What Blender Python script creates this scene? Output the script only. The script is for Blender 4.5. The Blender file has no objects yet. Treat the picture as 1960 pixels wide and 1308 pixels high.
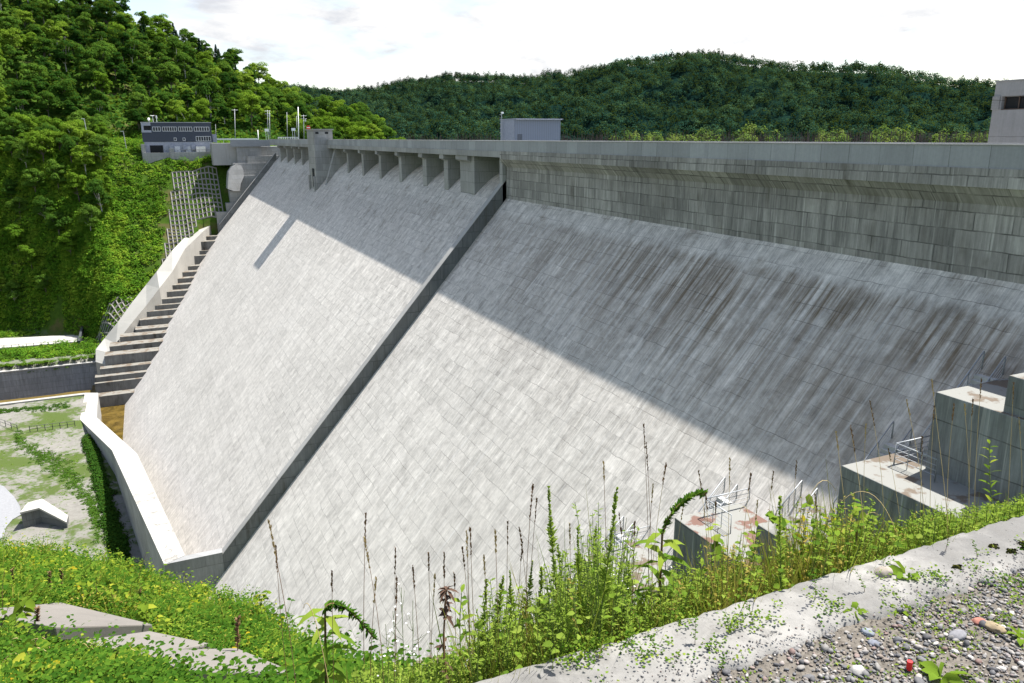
import bpy, math, random
import numpy as np
from mathutils import Vector, Matrix
from math import radians, pi, sin, cos, floor, hypot
random.seed(7)
rng = np.random.default_rng(11)
sc = bpy.context.scene
C = sc.collection

# ------------------------------------------------------------------ camera
F = 1493.19; PIT = radians(14.69); YAW = radians(24.633); ROL = radians(-.189)
fh = Vector((sin(YAW), cos(YAW), 0)); rr = Vector((cos(YAW), -sin(YAW), 0)); zz = Vector((0, 0, 1))
cw = fh * cos(PIT) - zz * sin(PIT); uu = fh * sin(PIT) + zz * cos(PIT)
cr = rr * cos(ROL) + uu * sin(ROL); cu = uu * cos(ROL) - rr * sin(ROL)
cam = bpy.data.cameras.new('camera'); cam_o = bpy.data.objects.new('camera', cam); C.objects.link(cam_o)
M = Matrix.Identity(4)
for i in range(3):
    M[i][0] = cr[i]; M[i][1] = cu[i]; M[i][2] = -cw[i]
cam_o.matrix_world = M
cam.sensor_width = 36; cam.lens = F / 1960 * 36
cam.clip_start = .05; cam.clip_end = 6000
sc.camera = cam_o

# ------------------------------------------------------------------ light
SUN = Vector((.431, .08, .899)).normalized()
world = bpy.data.worlds.new('World'); sc.world = world; world.use_nodes = True
sun = bpy.data.lights.new('sun', 'SUN'); sun.energy = 3.7; sun.angle = radians(.5); sun.color = (1, .96, .9)
sun_o = bpy.data.objects.new('sun', sun); C.objects.link(sun_o)
sun_o.rotation_euler = (-SUN).to_track_quat('-Z', 'Y').to_euler()
sc.view_settings.view_transform = 'Standard'; sc.view_settings.look = 'None'
sc.view_settings.exposure = 1.62; sc.view_settings.gamma = 1


class NT:
    def __init__(s, nt): s.nt = nt
    def add(s, ty, ins=None, **pr):
        n = s.nt.nodes.new(ty)
        for k, v in pr.items(): setattr(n, k, v)
        for k, v in (ins or {}).items():
            if isinstance(v, bpy.types.NodeSocket): s.nt.links.new(v, n.inputs[k])
            else: n.inputs[k].default_value = v
        return n
    def m(s, op, a, b=0., c=0., cl=False):
        n = s.add('ShaderNodeMath', {0: a, 1: b, 2: c}, operation=op); n.use_clamp = cl; return n.outputs[0]
    def mix(s, f, a, b, bt='MIX'):
        a = (*a, 1) if isinstance(a, tuple) and len(a) == 3 else a
        b = (*b, 1) if isinstance(b, tuple) and len(b) == 3 else b
        return s.add('ShaderNodeMix', {0: f, 6: a, 7: b}, data_type='RGBA', blend_type=bt).outputs[2]
    def ramp(s, f, st, interp='LINEAR'):
        n = s.add('ShaderNodeValToRGB', {0: f}); cr_ = n.color_ramp; cr_.interpolation = interp
        while len(cr_.elements) < len(st): cr_.elements.new(.5)
        for e, (p, c) in zip(cr_.elements, st):
            e.position = p; e.color = (c, c, c, 1) if not isinstance(c, tuple) else (*c, 1)
        return n.outputs[0]
    def noise(s, v, sca, det=3, ro=.55, dist=0.):
        return s.add('ShaderNodeTexNoise', {'Vector': v, 'Scale': sca, 'Detail': det, 'Roughness': ro, 'Distortion': dist}).outputs[0]
    def pos(s): return s.add('ShaderNodeNewGeometry').outputs['Position']
    def sep(s, v): return s.add('ShaderNodeSeparateXYZ', {0: v}).outputs
    def comb(s, x, y, z=0.): return s.add('ShaderNodeCombineXYZ', {0: x, 1: y, 2: z}).outputs[0]
    def rng(s, v, a, b, c=0., d=1.):
        return s.add('ShaderNodeMapRange', {0: v, 1: a, 2: b, 3: c, 4: d}).outputs[0]


# sky: Nishita with a broken white cloud layer
W = NT(world.node_tree)
for n in list(W.nt.nodes): W.nt.nodes.remove(n)
sky = W.add('ShaderNodeTexSky', sky_type='NISHITA', sun_disc=False, sun_elevation=math.asin(SUN.z),
            sun_rotation=math.atan2(SUN.x, SUN.y), altitude=200., air_density=1., dust_density=1.5, ozone_density=1.)
d = W.add('ShaderNodeTexCoord').outputs['Generated']
dx, dy, dz = W.sep(d)
zc = W.m('MAXIMUM', dz, .0)
inv = W.m('DIVIDE', 1., W.m('ADD', zc, .22))
v = W.comb(W.m('MULTIPLY', dx, inv), W.m('MULTIPLY', dy, inv), 3.7)
n1 = W.noise(v, 1.15, 7, .58, .3)
n2 = W.noise(v, .5, 3, .5)
cover = W.m('ADD', n1, W.m('MULTIPLY', n2, .6))
low = W.rng(dz, .0, .3, .05, -.03)
cover = W.m('ADD', cover, low)
fac = W.ramp(cover, [(.79, 0.), (.90, 1.)])
shade = W.noise(v, 2.6, 6, .6, .2)
ccol = W.ramp(shade, [(.37, (.25, .258, .275)), (.49, (.335, .335, .336)), (.61, (.405, .40, .39))])
skyc = W.mix(1., sky.outputs[0], (.09, .085, .08), 'MULTIPLY')
mixc = W.mix(fac, skyc, ccol)
bg = W.add('ShaderNodeBackground', {0: mixc, 1: 1.0})
W.nt.links.new(bg.outputs[0], W.add('ShaderNodeOutputWorld').inputs[0])


# ------------------------------------------------------------------ helpers
def ray(px, py): return cw + cr * ((px - 980) / F) + cu * ((654 - py) / F)
def on_x(px, py, X): d = ray(px, py); return d * (X / d.x)
def on_y(px, py, Y): d = ray(px, py); return d * (Y / d.y)
def on_z(px, py, Z): d = ray(px, py); return d * (Z / d.z)
MS = .87
def zS(x): return (x - 41) / MS - 7.52
def on_slope(px, py):
    d = ray(px, py); t = (41 + MS * 7.52) / (d.x - MS * d.z); return d * t
def ss(a, b, x):
    t = min(1., max(0., (x - a) / (b - a))); return t * t * (3 - 2 * t)


def tag(o, label=None, cat=None, group=None, kind=None):
    if label: o['label'] = label
    if cat: o['category'] = cat
    if group: o['group'] = group
    if kind: o['kind'] = kind
    return o


def empty(name, loc=(0, 0, 0), rz=0.):
    o = bpy.data.objects.new(name, None); C.objects.link(o); o.location = loc; o.rotation_euler = (0, 0, rz); o.empty_display_size = .5
    return o


def link(name, me, mat, parent=None, world_pts=True):
    o = bpy.data.objects.new(name, me); C.objects.link(o)
    if mat:
        for m_ in (mat if isinstance(mat, (list, tuple)) else [mat]): me.materials.append(m_)
    if parent is not None:
        o.parent = parent
        if world_pts:
            # vertices are written in world coordinates: cancel the chain of parent offsets
            p = parent; L = Vector((0, 0, 0))
            while p is not None: L += Vector(p.location); p = p.parent
            o.location = -L
    return o


def np_mesh(name, V, Fq, mat, parent=None, smooth=False, idx=None, world_pts=True):
    """V (n,3) array, Fq (m,k) int array of equal polygons"""
    me = bpy.data.meshes.new(name); V = np.asarray(V, np.float32); Fq = np.asarray(Fq, np.int32)
    k = Fq.shape[1]; nf = len(Fq)
    me.vertices.add(len(V)); me.vertices.foreach_set('co', V.ravel())
    me.loops.add(nf * k); me.loops.foreach_set('vertex_index', Fq.ravel())
    me.polygons.add(nf); me.polygons.foreach_set('loop_start', np.arange(0, nf * k, k, dtype=np.int32))
    me.polygons.foreach_set('loop_total', np.full(nf, k, np.int32))
    if idx is not None: me.polygons.foreach_set('material_index', np.asarray(idx, np.int32))
    me.update(calc_edges=True)
    if smooth: me.polygons.foreach_set('use_smooth', np.ones(nf, bool))
    return link(name, me, mat, parent, world_pts)


class MB:
    def __init__(s): s.v = []; s.f = []
    def quad(s, *p):
        i = len(s.v); s.v += [tuple(q) for q in p]; s.f.append(tuple(range(i, i + len(p)))); return s
    def box(s, x0, x1, y0, y1, z0, z1):
        return s.prism([(x0, y0), (x1, y0), (x1, y1), (x0, y1)], z0, z1)
    def prism(s, poly, z0, z1):
        """poly counter-clockwise in plan; z0, z1 numbers or lists"""
        n = len(poly); i = len(s.v)
        Z0 = z0 if isinstance(z0, (list, tuple)) else [z0] * n
        Z1 = z1 if isinstance(z1, (list, tuple)) else [z1] * n
        s.v += [(x, y, z) for (x, y), z in zip(poly, Z0)] + [(x, y, z) for (x, y), z in zip(poly, Z1)]
        s.f.append(tuple(i + k for k in reversed(range(n)))); s.f.append(tuple(i + n + k for k in range(n)))
        for k in range(n):
            k2 = (k + 1) % n; s.f.append((i + k, i + k2, i + n + k2, i + n + k))
        return s
    def ext_y(s, poly, y0, y1):
        """poly of (x,z) pushed along y"""
        n = len(poly); i = len(s.v)
        s.v += [(x, y0, z) for x, z in poly] + [(x, y1, z) for x, z in poly]
        s.f.append(tuple(i + k for k in range(n))); s.f.append(tuple(i + n + k for k in reversed(range(n))))
        for k in range(n):
            k2 = (k + 1) % n; s.f.append((i + k2, i + k, i + n + k, i + n + k2))
        return s
    def tube(s, pts, r, n=6, r1=None):
        pts = [Vector(p) for p in pts]; i0 = len(s.v); m = len(pts)
        for j, p in enumerate(pts):
            t = (pts[min(j + 1, m - 1)] - pts[max(j - 1, 0)]).normalized()
            a = t.cross(Vector((.31, .22, .92))).normalized(); b = t.cross(a)
            q = r + ((r1 - r) * j / max(1, m - 1) if r1 is not None else 0)
            for k in range(n):
                an = 2 * pi * k / n; s.v.append(tuple(p + a * (cos(an) * q) + b * (sin(an) * q)))
        for j in range(m - 1):
            for k in range(n):
                k2 = (k + 1) % n
                s.f.append((i0 + j * n + k, i0 + j * n + k2, i0 + (j + 1) * n + k2, i0 + (j + 1) * n + k))
        s.f.append(tuple(i0 + k for k in reversed(range(n)))); s.f.append(tuple(i0 + (m - 1) * n + k for k in range(n)))
        return s
    def build(s, name, mat, parent=None, smooth=False, bevel=0., world_pts=True):
        me = bpy.data.meshes.new(name); me.from_pydata([tuple(map(float, q)) for q in s.v], [], s.f); me.update()
        if smooth:
            for p in me.polygons: p.use_smooth = True
        o = link(name, me, mat, parent, world_pts)
        import bmesh
        bm = bmesh.new(); bm.from_mesh(me); bmesh.ops.recalc_face_normals(bm, faces=bm.faces); bm.to_mesh(me); bm.free()
        if bevel:
            b = o.modifiers.new('b', 'BEVEL'); b.width = bevel; b.segments = 2; b.limit_method = 'ANGLE'; b.angle_limit = radians(35)
        return o


def new_mat(name):
    m = bpy.data.materials.new(name); m.use_nodes = True
    T = NT(m.node_tree); b = m.node_tree.nodes['Principled BSDF']
    return m, T, b


def plain(name, col, rough=.7, metal=0., var=.12, scale=3.):
    m, T, b = new_mat(name)
    n = T.noise(T.pos(), scale, 4)
    k = T.ramp(n, [(.3, 1 - var), (.7, 1 + var)])
    T.nt.links.new(T.mix(1., (*col, 1), k, 'MULTIPLY'), b.inputs['Base Color'])
    b.inputs['Roughness'].default_value = rough; b.inputs['Metallic'].default_value = metal
    b.inputs['Specular IOR Level'].default_value = .3
    return m


def concrete(name, base, bw=3., rh=1.5, joint=.035, jdark=.55, panel=.10, streak=.25, dirt=(.10, .085, .06), dirtamt=.35,
             along='XY', block=0., sfreq=1.6, bump=.15, stain=0., scol=(.10, .068, .042), tops=False, lightstreak=.0, big=.16):
    """board-marked concrete: lift joints, form panels, streaks running down the face"""
    m, T, b = new_mat(name)
    P = T.pos(); x, y, z = T.sep(P)
    u = T.m('ADD', x, y) if along == 'XY' else y
    uv = T.comb(u, z)
    # warp joints very slightly
    wob = T.noise(P, .6, 3)
    uw = T.comb(T.m('ADD', u, T.m('MULTIPLY', wob, .10)), T.m('ADD', z, T.m('MULTIPLY', wob, .16)))
    br = T.add('ShaderNodeTexBrick', {'Vector': uw, 'Color1': (0, 0, 0, 1), 'Color2': (1, 1, 1, 1), 'Mortar': (.5, .5, .5, 1), 'Scale': 1., 'Mortar Size': joint,
               'Mortar Smooth': .3, 'Bias': 0., 'Brick Width': bw, 'Row Height': rh}, offset=.5)
    jf = T.m('MULTIPLY', br.outputs['Fac'], T.rng(T.noise(uv, .55, 4), .3, .65, .15, 1.))
    pv = T.rng(br.outputs['Color'], 0., 1., 1 - panel, 1 + panel)
    # streaks down the face
    po = T.m('MULTIPLY', br.outputs['Color'], 31.)
    s1 = T.noise(T.comb(T.m('MULTIPLY', u, sfreq), T.m('MULTIPLY', z, .10), T.m('MULTIPLY', po, .01)), 1., 6, .68)
    s2 = T.noise(T.comb(T.m('MULTIPLY', u, sfreq * 4.3), T.m('MULTIPLY', z, .35), po), 1., 5, .7)
    st = T.m('ADD', T.m('MULTIPLY', s1, .6), T.m('MULTIPLY', s2, .4))
    sk = T.rng(st, .32, .68, 1 - streak, 1 + streak * .8)
    bg_ = T.rng(T.noise(P, .11, 5, .6), .3, .7, 1 - big, 1 + big)
    fine = T.rng(T.noise(P, 5., 5, .65), .25, .75, .93, 1.07)
    k = T.m('MULTIPLY', T.m('MULTIPLY', pv, sk), T.m('MULTIPLY', bg_, fine))
    col = T.mix(1., (*base, 1), T.add('ShaderNodeCombineXYZ', {0: k, 1: k, 2: k}).outputs[0], 'MULTIPLY')
    # dirt washed down in streaks
    dn = T.m('MULTIPLY', T.ramp(s1, [(.47, 0.), (.66, 1.)]), T.ramp(T.noise(P, .17, 4, .6, .5), [(.42, 0.), (.62, 1.)]))
    col = T.mix(T.m('MULTIPLY', dn, dirtamt), col, (*dirt, 1))
    if lightstreak:
        l1 = T.noise(T.comb(T.m('MULTIPLY', u, 2.6), T.m('MULTIPLY', z, .06), 9.), 1., 3, .7)
        lf = T.m('MULTIPLY', T.ramp(l1, [(.60, 0.), (.68, 1.)]), lightstreak)
        col = T.mix(lf, col, (.62, .61, .58, 1))
    if stain:
        q = T.noise(T.comb(T.m('MULTIPLY', x, .9), T.m('MULTIPLY', y, .9), 2.), .5, 5, .6)
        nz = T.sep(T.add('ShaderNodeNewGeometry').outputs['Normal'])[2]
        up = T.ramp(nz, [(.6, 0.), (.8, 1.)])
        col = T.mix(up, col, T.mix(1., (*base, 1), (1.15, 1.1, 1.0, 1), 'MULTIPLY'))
        ps = T.m('MULTIPLY', T.m('MULTIPLY', T.ramp(q, [(.51, 0.), (.55, 1.)]), up), stain)
        col = T.mix(ps, col, (*scol, 1))
    if block:
        bb = T.add('ShaderNodeTexBrick', {'Vector': uw, 'Color1': (0, 0, 0, 1), 'Color2': (1, 1, 1, 1), 'Scale': 1., 'Mortar Size': .05, 'Mortar Smooth': .2,
                   'Brick Width': block, 'Row Height': 300.}, offset=0.)
        jf = T.m('MAXIMUM', jf, T.m('MULTIPLY', bb.outputs['Fac'], .9))
    col = T.mix(T.m('MULTIPLY', jf, jdark), col, (.05, .048, .045, 1))
    T.nt.links.new(col, b.inputs['Base Color'])
    b.inputs['Roughness'].default_value = .88; b.inputs['Specular IOR Level'].default_value = .2
    h = T.m('ADD', T.m('MULTIPLY', T.noise(P, 7., 5, .7), .4), T.m('MULTIPLY', jf, -1.))
    T.nt.links.new(T.add('ShaderNodeBump', {'Height': h, 'Strength': bump, 'Distance': .05}).outputs[0], b.inputs['Normal'])
    return m


M_conc = concrete('concrete_grey', (.30, .30, .292), streak=.25, dirtamt=.45, stain=0., panel=.08)
M_pale = concrete('concrete_pale', (.33, .325, .31), streak=.10, dirtamt=.25, stain=0., panel=.05, bw=6., rh=40., joint=.03)
M_block = concrete('concrete_block', (.185, .195, .20), streak=.62, dirtamt=.6, stain=.75, panel=.08, rh=1.6, bw=300, lightstreak=.32, sfreq=1.6, jdark=.7)
M_step = concrete('concrete_dark_step', (.165, .165, .16), streak=.5, dirt=(.03, .026, .02), dirtamt=.95, stain=.65, rh=60, bw=60, sfreq=.55)  # dark base with heavy streaks and dirt for the cascade steps
M_wall = concrete('concrete_crest_wall', (.285, .277, .262), bw=2.2, rh=1.0, joint=.04, jdark=.8, streak=.62, dirt=(.050, .042, .030), dirtamt=.8, along='Y', panel=.16, sfreq=1.5, lightstreak=.42, big=.3)
M_par = concrete('concrete_parapet', (.30, .31, .32), bw=2.3, rh=50., joint=.022, jdark=.75, streak=.16, dirtamt=.15, along='Y', panel=.13, sfreq=1.8, big=.1)
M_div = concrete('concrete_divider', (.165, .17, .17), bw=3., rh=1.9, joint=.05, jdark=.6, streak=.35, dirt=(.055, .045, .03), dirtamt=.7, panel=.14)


def slope_material():
    m, T, b = new_mat('dam_face_concrete')
    P = T.pos(); x, y, z = T.sep(P)
    wob = T.noise(P, .35, 3); wob2 = T.noise(P, 1.7, 3)
    zw = T.m('ADD', z, T.m('ADD', T.m('MULTIPLY', wob, .30), T.m('MULTIPLY', wob2, .09))); yw = T.m('ADD', y, T.m('MULTIPLY', wob, .15))
    uw = T.comb(yw, zw)
    def brick(w, h, ms, off, sm=.25, freq=2):
        return T.add('ShaderNodeTexBrick', {'Vector': uw, 'Color1': (0, 0, 0, 1), 'Color2': (1, 1, 1, 1), 'Mortar': (.5, .5, .5, 1), 'Scale': 1., 'Mortar Size': ms,
                     'Mortar Smooth': sm, 'Bias': 0., 'Brick Width': w, 'Row Height': h}, offset=off, offset_frequency=freq)
    b1 = brick(900., .95, .017, .5)         # lift joints
    b2 = brick(15., 3.8, .024, .0)           # block joints, broken from lift to lift
    b4 = brick(7.5, .95, .0, .0)      # form panels
    b5 = brick(15., 1.9, .0, .0)
    po = T.m('MULTIPLY', b4.outputs['Color'], 37.); po2 = T.m('MULTIPLY', b5.outputs['Color'], 23.)
    pv = T.m('MULTIPLY', T.rng(b4.outputs['Color'], 0., 1., .97, 1.03), T.rng(b2.outputs['Color'], 0., 1., .965, 1.035))
    s1 = T.noise(T.comb(T.m('MULTIPLY', y, 1.1), T.m('MULTIPLY', z, .12), T.m('MULTIPLY', po2, .06)), 1., 7, .72)
    s2 = T.noise(T.comb(T.m('MULTIPLY', y, 8.), T.m('MULTIPLY', z, .36), T.m('MULTIPLY', po, .035)), 1., 6, .75)
    mott = T.noise(T.comb(T.m('MULTIPLY', y, .9), T.m('MULTIPLY', z, 1.3), T.m('MULTIPLY', po, .05)), 1., 8, .75, .3)
    upper = T.rng(z, -30., -15., .25, 1.)
    contrast = T.m('ADD', T.m('MULTIPLY', s1, .24), T.m('ADD', T.m('MULTIPLY', s2, .42), T.m('MULTIPLY', mott, .34)))
    amp = T.m('MULTIPLY', T.m('SUBTRACT', contrast, .5), T.m('ADD', 2.8, T.m('MULTIPLY', upper, 2.1)))
    k = T.m('MULTIPLY', T.m('MULTIPLY', pv, T.m('ADD', 1., amp)), T.rng(T.noise(P, 4., 5, .7), .25, .75, .95, 1.05))
    k = T.m('MULTIPLY', k, T.rng(T.noise(P, .06, 4, .55), .3, .7, .93, 1.07))
    base = T.mix(T.rng(z, -23., -14., 0., 1.), (.505, .48, .44), (.49, .460, .42))  # base slightly darker upward, a trace of crest shade in the colour
    kk = T.add('ShaderNodeCombineXYZ', {0: k, 1: k, 2: k}).outputs[0]
    col = T.mix(1., base, kk, 'MULTIPLY')
    # brown weathering, strongest high up on the near blocks
    reach = T.m('MULTIPLY', T.rng(y, 95., 48., .25, 1.), T.rng(z, -30., -16., 0., 1.))
    band = T.ramp(T.rng(T.m('ADD', z, T.m('MULTIPLY', s1, 2.2)), -19., -6.6, 0., 1.), [(0., .25), (.35, .55), (.70, 1.), (.86, .9), (.90, .05), (1., 0.)])
    s3 = T.noise(T.comb(T.m('MULTIPLY', y, 2.2), T.m('MULTIPLY', z, .11), 3.), 1., 5, .72)
    dn = T.m('MULTIPLY', T.ramp(T.m('ADD', T.m('MULTIPLY', s3, .65), T.m('MULTIPLY', s2, .35)), [(.42, 0.), (.57, 1.)]),
             T.ramp(T.noise(P, .10, 5, .6, .4), [(.30, .35), (.50, 1.)]))
    col = T.mix(T.m('MULTIPLY', T.m('MULTIPLY', dn, reach), T.m('MULTIPLY', band, .95)), col, (.125, .090, .055, 1))
    al = T.m('MULTIPLY', T.ramp(T.noise(T.comb(T.m('MULTIPLY', y, .30), T.m('MULTIPLY', z, .30), 4.), 1., 5, .6, .6), [(.56, 0.), (.68, .5)]), T.m('MULTIPLY', T.rng(y, 60., 38.), T.rng(z, -23., -17.)))
    col = T.mix(T.m('MULTIPLY', al, T.rng(s2, .3, .6)), col, (.09, .072, .05, 1))
    # rust brown spots on the spillway
    rs = T.m('MULTIPLY', T.ramp(T.noise(T.comb(T.m('MULTIPLY', y, .22), T.m('MULTIPLY', z, .35), 8.), 1., 5, .6), [(.58, 0.), (.68, 1.)]), T.rng(z, -20., -9., 0., .5))
    col = T.mix(rs, col, (.17, .14, .10, 1))
    # pale lime runs
    l1 = T.noise(T.comb(T.m('MULTIPLY', y, 3.1), T.m('MULTIPLY', z, .05), 9.), 1., 4, .75)
    lm = T.ramp(T.noise(T.comb(T.m('MULTIPLY', y, .1), T.m('MULTIPLY', z, .08), 1.), 1., 3), [(.42, .15), (.62, 1.)])
    col = T.mix(T.m('MULTIPLY', T.ramp(l1, [(.56, 0.), (.64, 1.)]), T.m('MULTIPLY', lm, .5)), col, (.60, .595, .58, 1))
    jn = T.ramp(T.noise(P, .33, 5, .65), [(.42, .05), (.58, 1.)])
    jf = T.m('MAXIMUM', T.m('MULTIPLY', b1.outputs['Fac'], T.m('MULTIPLY', jn, 1.1)), T.m('MULTIPLY', b2.outputs['Fac'], T.m('MULTIPLY', jn, .32)))
    jf = T.m('MAXIMUM', jf, T.m('MULTIPLY', b4.outputs['Fac'], T.m('MULTIPLY', jn, .08)))
    col = T.mix(T.m('MULTIPLY', jf, .52), col, (.05, .048, .045, 1))
    T.nt.links.new(col, b.inputs['Base Color'])
    b.inputs['Roughness'].default_value = .9; b.inputs['Specular IOR Level'].default_value = .15
    h = T.m('ADD', T.m('MULTIPLY', T.noise(P, 6., 5, .7), .35), T.m('MULTIPLY', jf, -1.))
    T.nt.links.new(T.add('ShaderNodeBump', {'Height': h, 'Strength': .16, 'Distance': .05}).outputs[0], b.inputs['Normal'])
    return m


M_slope = slope_material()
M_dark = plain('glass_and_recess_shade', (.012, .013, .015), .8)  # near-black for panes, also paints the shade of door and garage recesses
M_steel = plain('galvanised_steel', (.34, .36, .38), .5, .3, .08, 20)
M_white = plain('white_paint', (.78, .78, .76), .5)

# ------------------------------------------------------------------ the dam
dam = empty('concrete_dam', (30, 90, -62))
tag(dam, 'huge pale grey concrete gravity dam with sloping spillway face and road along its crest', 'dam')
YR, YD, YL = -30., 91., 283.
# sloping face, right block and spillway (ogee lip at the top of the spillway)
mb = MB()
poly = [(41.2, zS(41.2)), (-6., zS(-6.)), (-6., -90.), (60., -90.), (60., -7.)]
mb.ext_y(poly, YR, YD + .6)
mb.build('downstream_face', M_slope, dam)
og = []
for i in range(13):
    t = i / 12; og.append((39.5 + 7.5 * t, zS(39.5) + (-4.2 - zS(39.5)) * (1 - (1 - t) ** 1.9)))
mb = MB(); xs = [(p[0], p[1]) for p in og]
poly = [(47., -4.2)] + list(reversed(xs))[1:] + [(-16., zS(-16.)), (-16., -90.), (47., -90.)]
mb.ext_y(poly, YD + .6, YL + .8)
sp = mb.build('spillway_face', M_slope, dam)
# right crest wall: vertical wall, splayed underside, edge beam, parapet
mb = MB(); mb.ext_y([(41., -12.), (50., -12.), (50., -1.72), (40.12, -1.72), (40.12, -2.64), (41., -3.62)], YR, YD + .0)
mb.build('crest_wall', M_wall, dam)
mb = MB(); mb.ext_y([(40., -2.66), (40.115, -2.66), (40.115, -1.67), (40., -1.67)], YR, YD - .3)
mb.build('edge_beam', M_wall, dam)
mb = MB(); mb.box(40., 48., YD - .3, YL + 4, -2.44, -1.68); mb.build('bridge_deck', M_conc, dam)
mb = MB(); mb.ext_y([(40.06, -1.675), (40.40, -1.675), (40.40, -.50), (40.06, -.50)], YR, YL + 6); mb.build('parapet', M_par, dam)
mb = MB(); mb.ext_y([(40.02, -.497), (40.44, -.497), (40.44, -.44), (40.02, -.44)], YR, YL + 6); mb.build('parapet_coping', M_pale, dam)
mb = MB(); mb.box(47.6, 48., YR, YL + 6, -1.675, -.45); mb.build('parapet', M_par, dam)
# end wall of the right block beside the first spillway bay
mb = MB(); mb.box(40.5, 47., YD, YD + .9, -9.5, -2.66); mb.build('bay_side_wall', M_conc, dam)
mb = MB(); mb.box(46.2, 47.4, YD + .9, YL, -12, -2.45); mb.build('gate_wall', M_conc, dam)
# bridge piers
def pier(y0, y1, x=40.85, head=True, name='bridge_pier'):
    mb = MB(); z1 = -2.45
    mb.ext_y([(x, zS(x) - 1.5), (47.2, zS(x) - 1.5), (47.2, z1), (x - .0, z1)], y0, y1)
    if head:
        mb.ext_y([(x, -3.35), (x - .7, -3.05), (x - .7, -2.46), (x, -2.46)], y0 + .002, y1 - .002)
    return mb.build(name, M_conc, dam)
for y0, th in [(161.9, 1.5), (148.6, 1.5), (135.3, 1.6), (121.7, 1.9), (111.7, 1.8), (175.3, 1.4), (231.5, 1.5), (243.9, 1.5), (257.2, 1.5), (270.8, 1.5)]:
    pier(y0, y0 + th)
pier(102.1, 106.6, 40.85, True, 'wide_bridge_pier'); 
mb = MB(); mb.box(40.75, 47., 101., 102.08, -9.5, -2.46); mb.build('pier_pilaster', M_conc, dam)
# pier with a raking edge beside the gate tower
mb = MB(); mb.ext_y([(37.6, zS(37.6) - 1.), (47., -12.5), (47., -2.45), (40.9, -2.45)], 187.6, 189.0); mb.build('raking_pier', M_conc, dam)
# gate tower
tw = MB(); tw.box(37.0, 41.4, 192.4, 201., -14., 1.72)
tower = tw.build('gate_tower', M_conc, dam)
MB().box(36.75, 41.65, 192.1, 201.3, 1.724, 1.98).build('roof_slab', M_conc, tower)
MB().box(37.25, 40.5, 192.36, 192.43, .75, 1.35).build('window', M_pale, tower)
w_ = MB(); w_.box(37.35, 38.1, 192.33, 192.4, .85, 1.3); w_.build('window_pane', M_dark, tower); MB().box(39.6, 40.4, 192.33, 192.4, .85, 1.3).build('window_pane', M_dark, tower)
MB().box(36.95, 37.02, 194.6, 197.2, -11.6, -7.2).build('doorway_shade', M_dark, tower)  # flat dark plate, the shade of the door recess put into its colour
for y_ in (193.2, 199.6): MB().box(36.5, 37., y_, y_ + .7, -13., -9.).build('door_jamb', M_conc, tower)
# dividing walls of the spillway
def divider(y0, y1, xa, xb, h, zend, name, mt, mtop):
    o_ = MB(); pts = [(xa, zS(xa) + h), (xb, zS(xb) + h), (xb, zS(xb) - 6), (xb + 5, zS(xb) - 6), (xa, zS(xa) - 3)]
    o_.ext_y(pts, y0, y1); w = o_.build(name, mt, dam)
    c = MB(); c.ext_y([(xa, zS(xa) + h + .003), (xa, zS(xa) + h + .10), (xb - .02, zS(xb) + h + .10), (xb - .02, zS(xb) + h + .003)], y0 - .02, y1 + .02); c.build('coping', mtop, w)
    return w
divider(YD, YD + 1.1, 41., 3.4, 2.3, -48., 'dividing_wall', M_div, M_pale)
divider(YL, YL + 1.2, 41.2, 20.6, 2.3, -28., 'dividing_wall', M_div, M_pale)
# walls of the chute at the foot of the right block
zc_ = -48.1
MB().prism([(-2.95, YD), (3.42, YD), (3.42, YD + 1.1), (-.7, YD + 1.1)], -75., zc_).build('cross_wall', concrete('concrete_cross_wall', (.26, .265, .265), bw=5, rh=1.9, joint=.05, streak=.3), dam)
outer = [(-3.0, 91.0, -48.1), (-11.5, 156.5, -57.), (-19.75, 193.6, -62.), (-19.9, 214.8, -62.)]
inner = [(-.7, 92.2, -48.1), (-7.2, 152.8, -57.), (-16.35, 193.5, -62.), (-16.9, 213.4, -62.)]
def ribbon_wall(O, I, zb, name, mt, mtop, parent):
    w = MB(); t = MB()
    for a in range(len(O) - 1):
        o0, o1, i0, i1 = O[a], O[a + 1], I[a], I[a + 1]
        for (p, q) in ((o0, o1), (i1, i0)):
            w.quad((p[0], p[1], zb), (q[0], q[1], zb), (q[0], q[1], q[2] - .12), (p[0], p[1], p[2] - .12))
        for (p, q, sx) in ((o0, o1, 0), (i1, i0, 0)):
            t.quad((p[0], p[1], p[2] - .12), (q[0], q[1], q[2] - .12), q, p)
        t.quad(o0, i0, i1, o1)
    for (p, q) in ((O[0], I[0]), (O[-1], I[-1])): w.quad((p[0], p[1], zb), (q[0], q[1], zb), (q[0], q[1], q[2]), (p[0], p[1], p[2]))
    ww = w.build(name, mt, parent); t.build('wall_top', mtop, ww); return ww
M_top = concrete('concrete_cream_top', (.34, .333, .305), streak=.04, dirt=(.12, .11, .09), dirtamt=.0, stain=.0, panel=.03, bw=15, rh=60, joint=.03, sfreq=.2, big=.08)  # weathered cream concrete of wall tops, copings and apron
def stained_top():
    m, T, b = new_mat('stained_wall_top')
    P = T.pos(); x, y, z = T.sep(P)
    n = T.noise(P, .42, 5, .65, .8)
    rim = T.ramp(n, [(.585, 0.), (.60, 1.), (.63, 1.), (.65, .35)])
    col = T.mix(T.rng(T.noise(P, .9, 4), .3, .7, 0, 1), (.30, .295, .275), (.37, .362, .335))
    col = T.mix(T.m('MULTIPLY', rim, T.rng(y, 190., 120., 0., .8)), col, (.16, .15, .135))
    T.nt.links.new(col, b.inputs['Base Color']); b.inputs['Roughness'].default_value = .9; return m
M_stop = stained_top()
ribbon_wall(outer, inner, -80., 'training_wall', M_conc, M_stop, dam)

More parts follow.
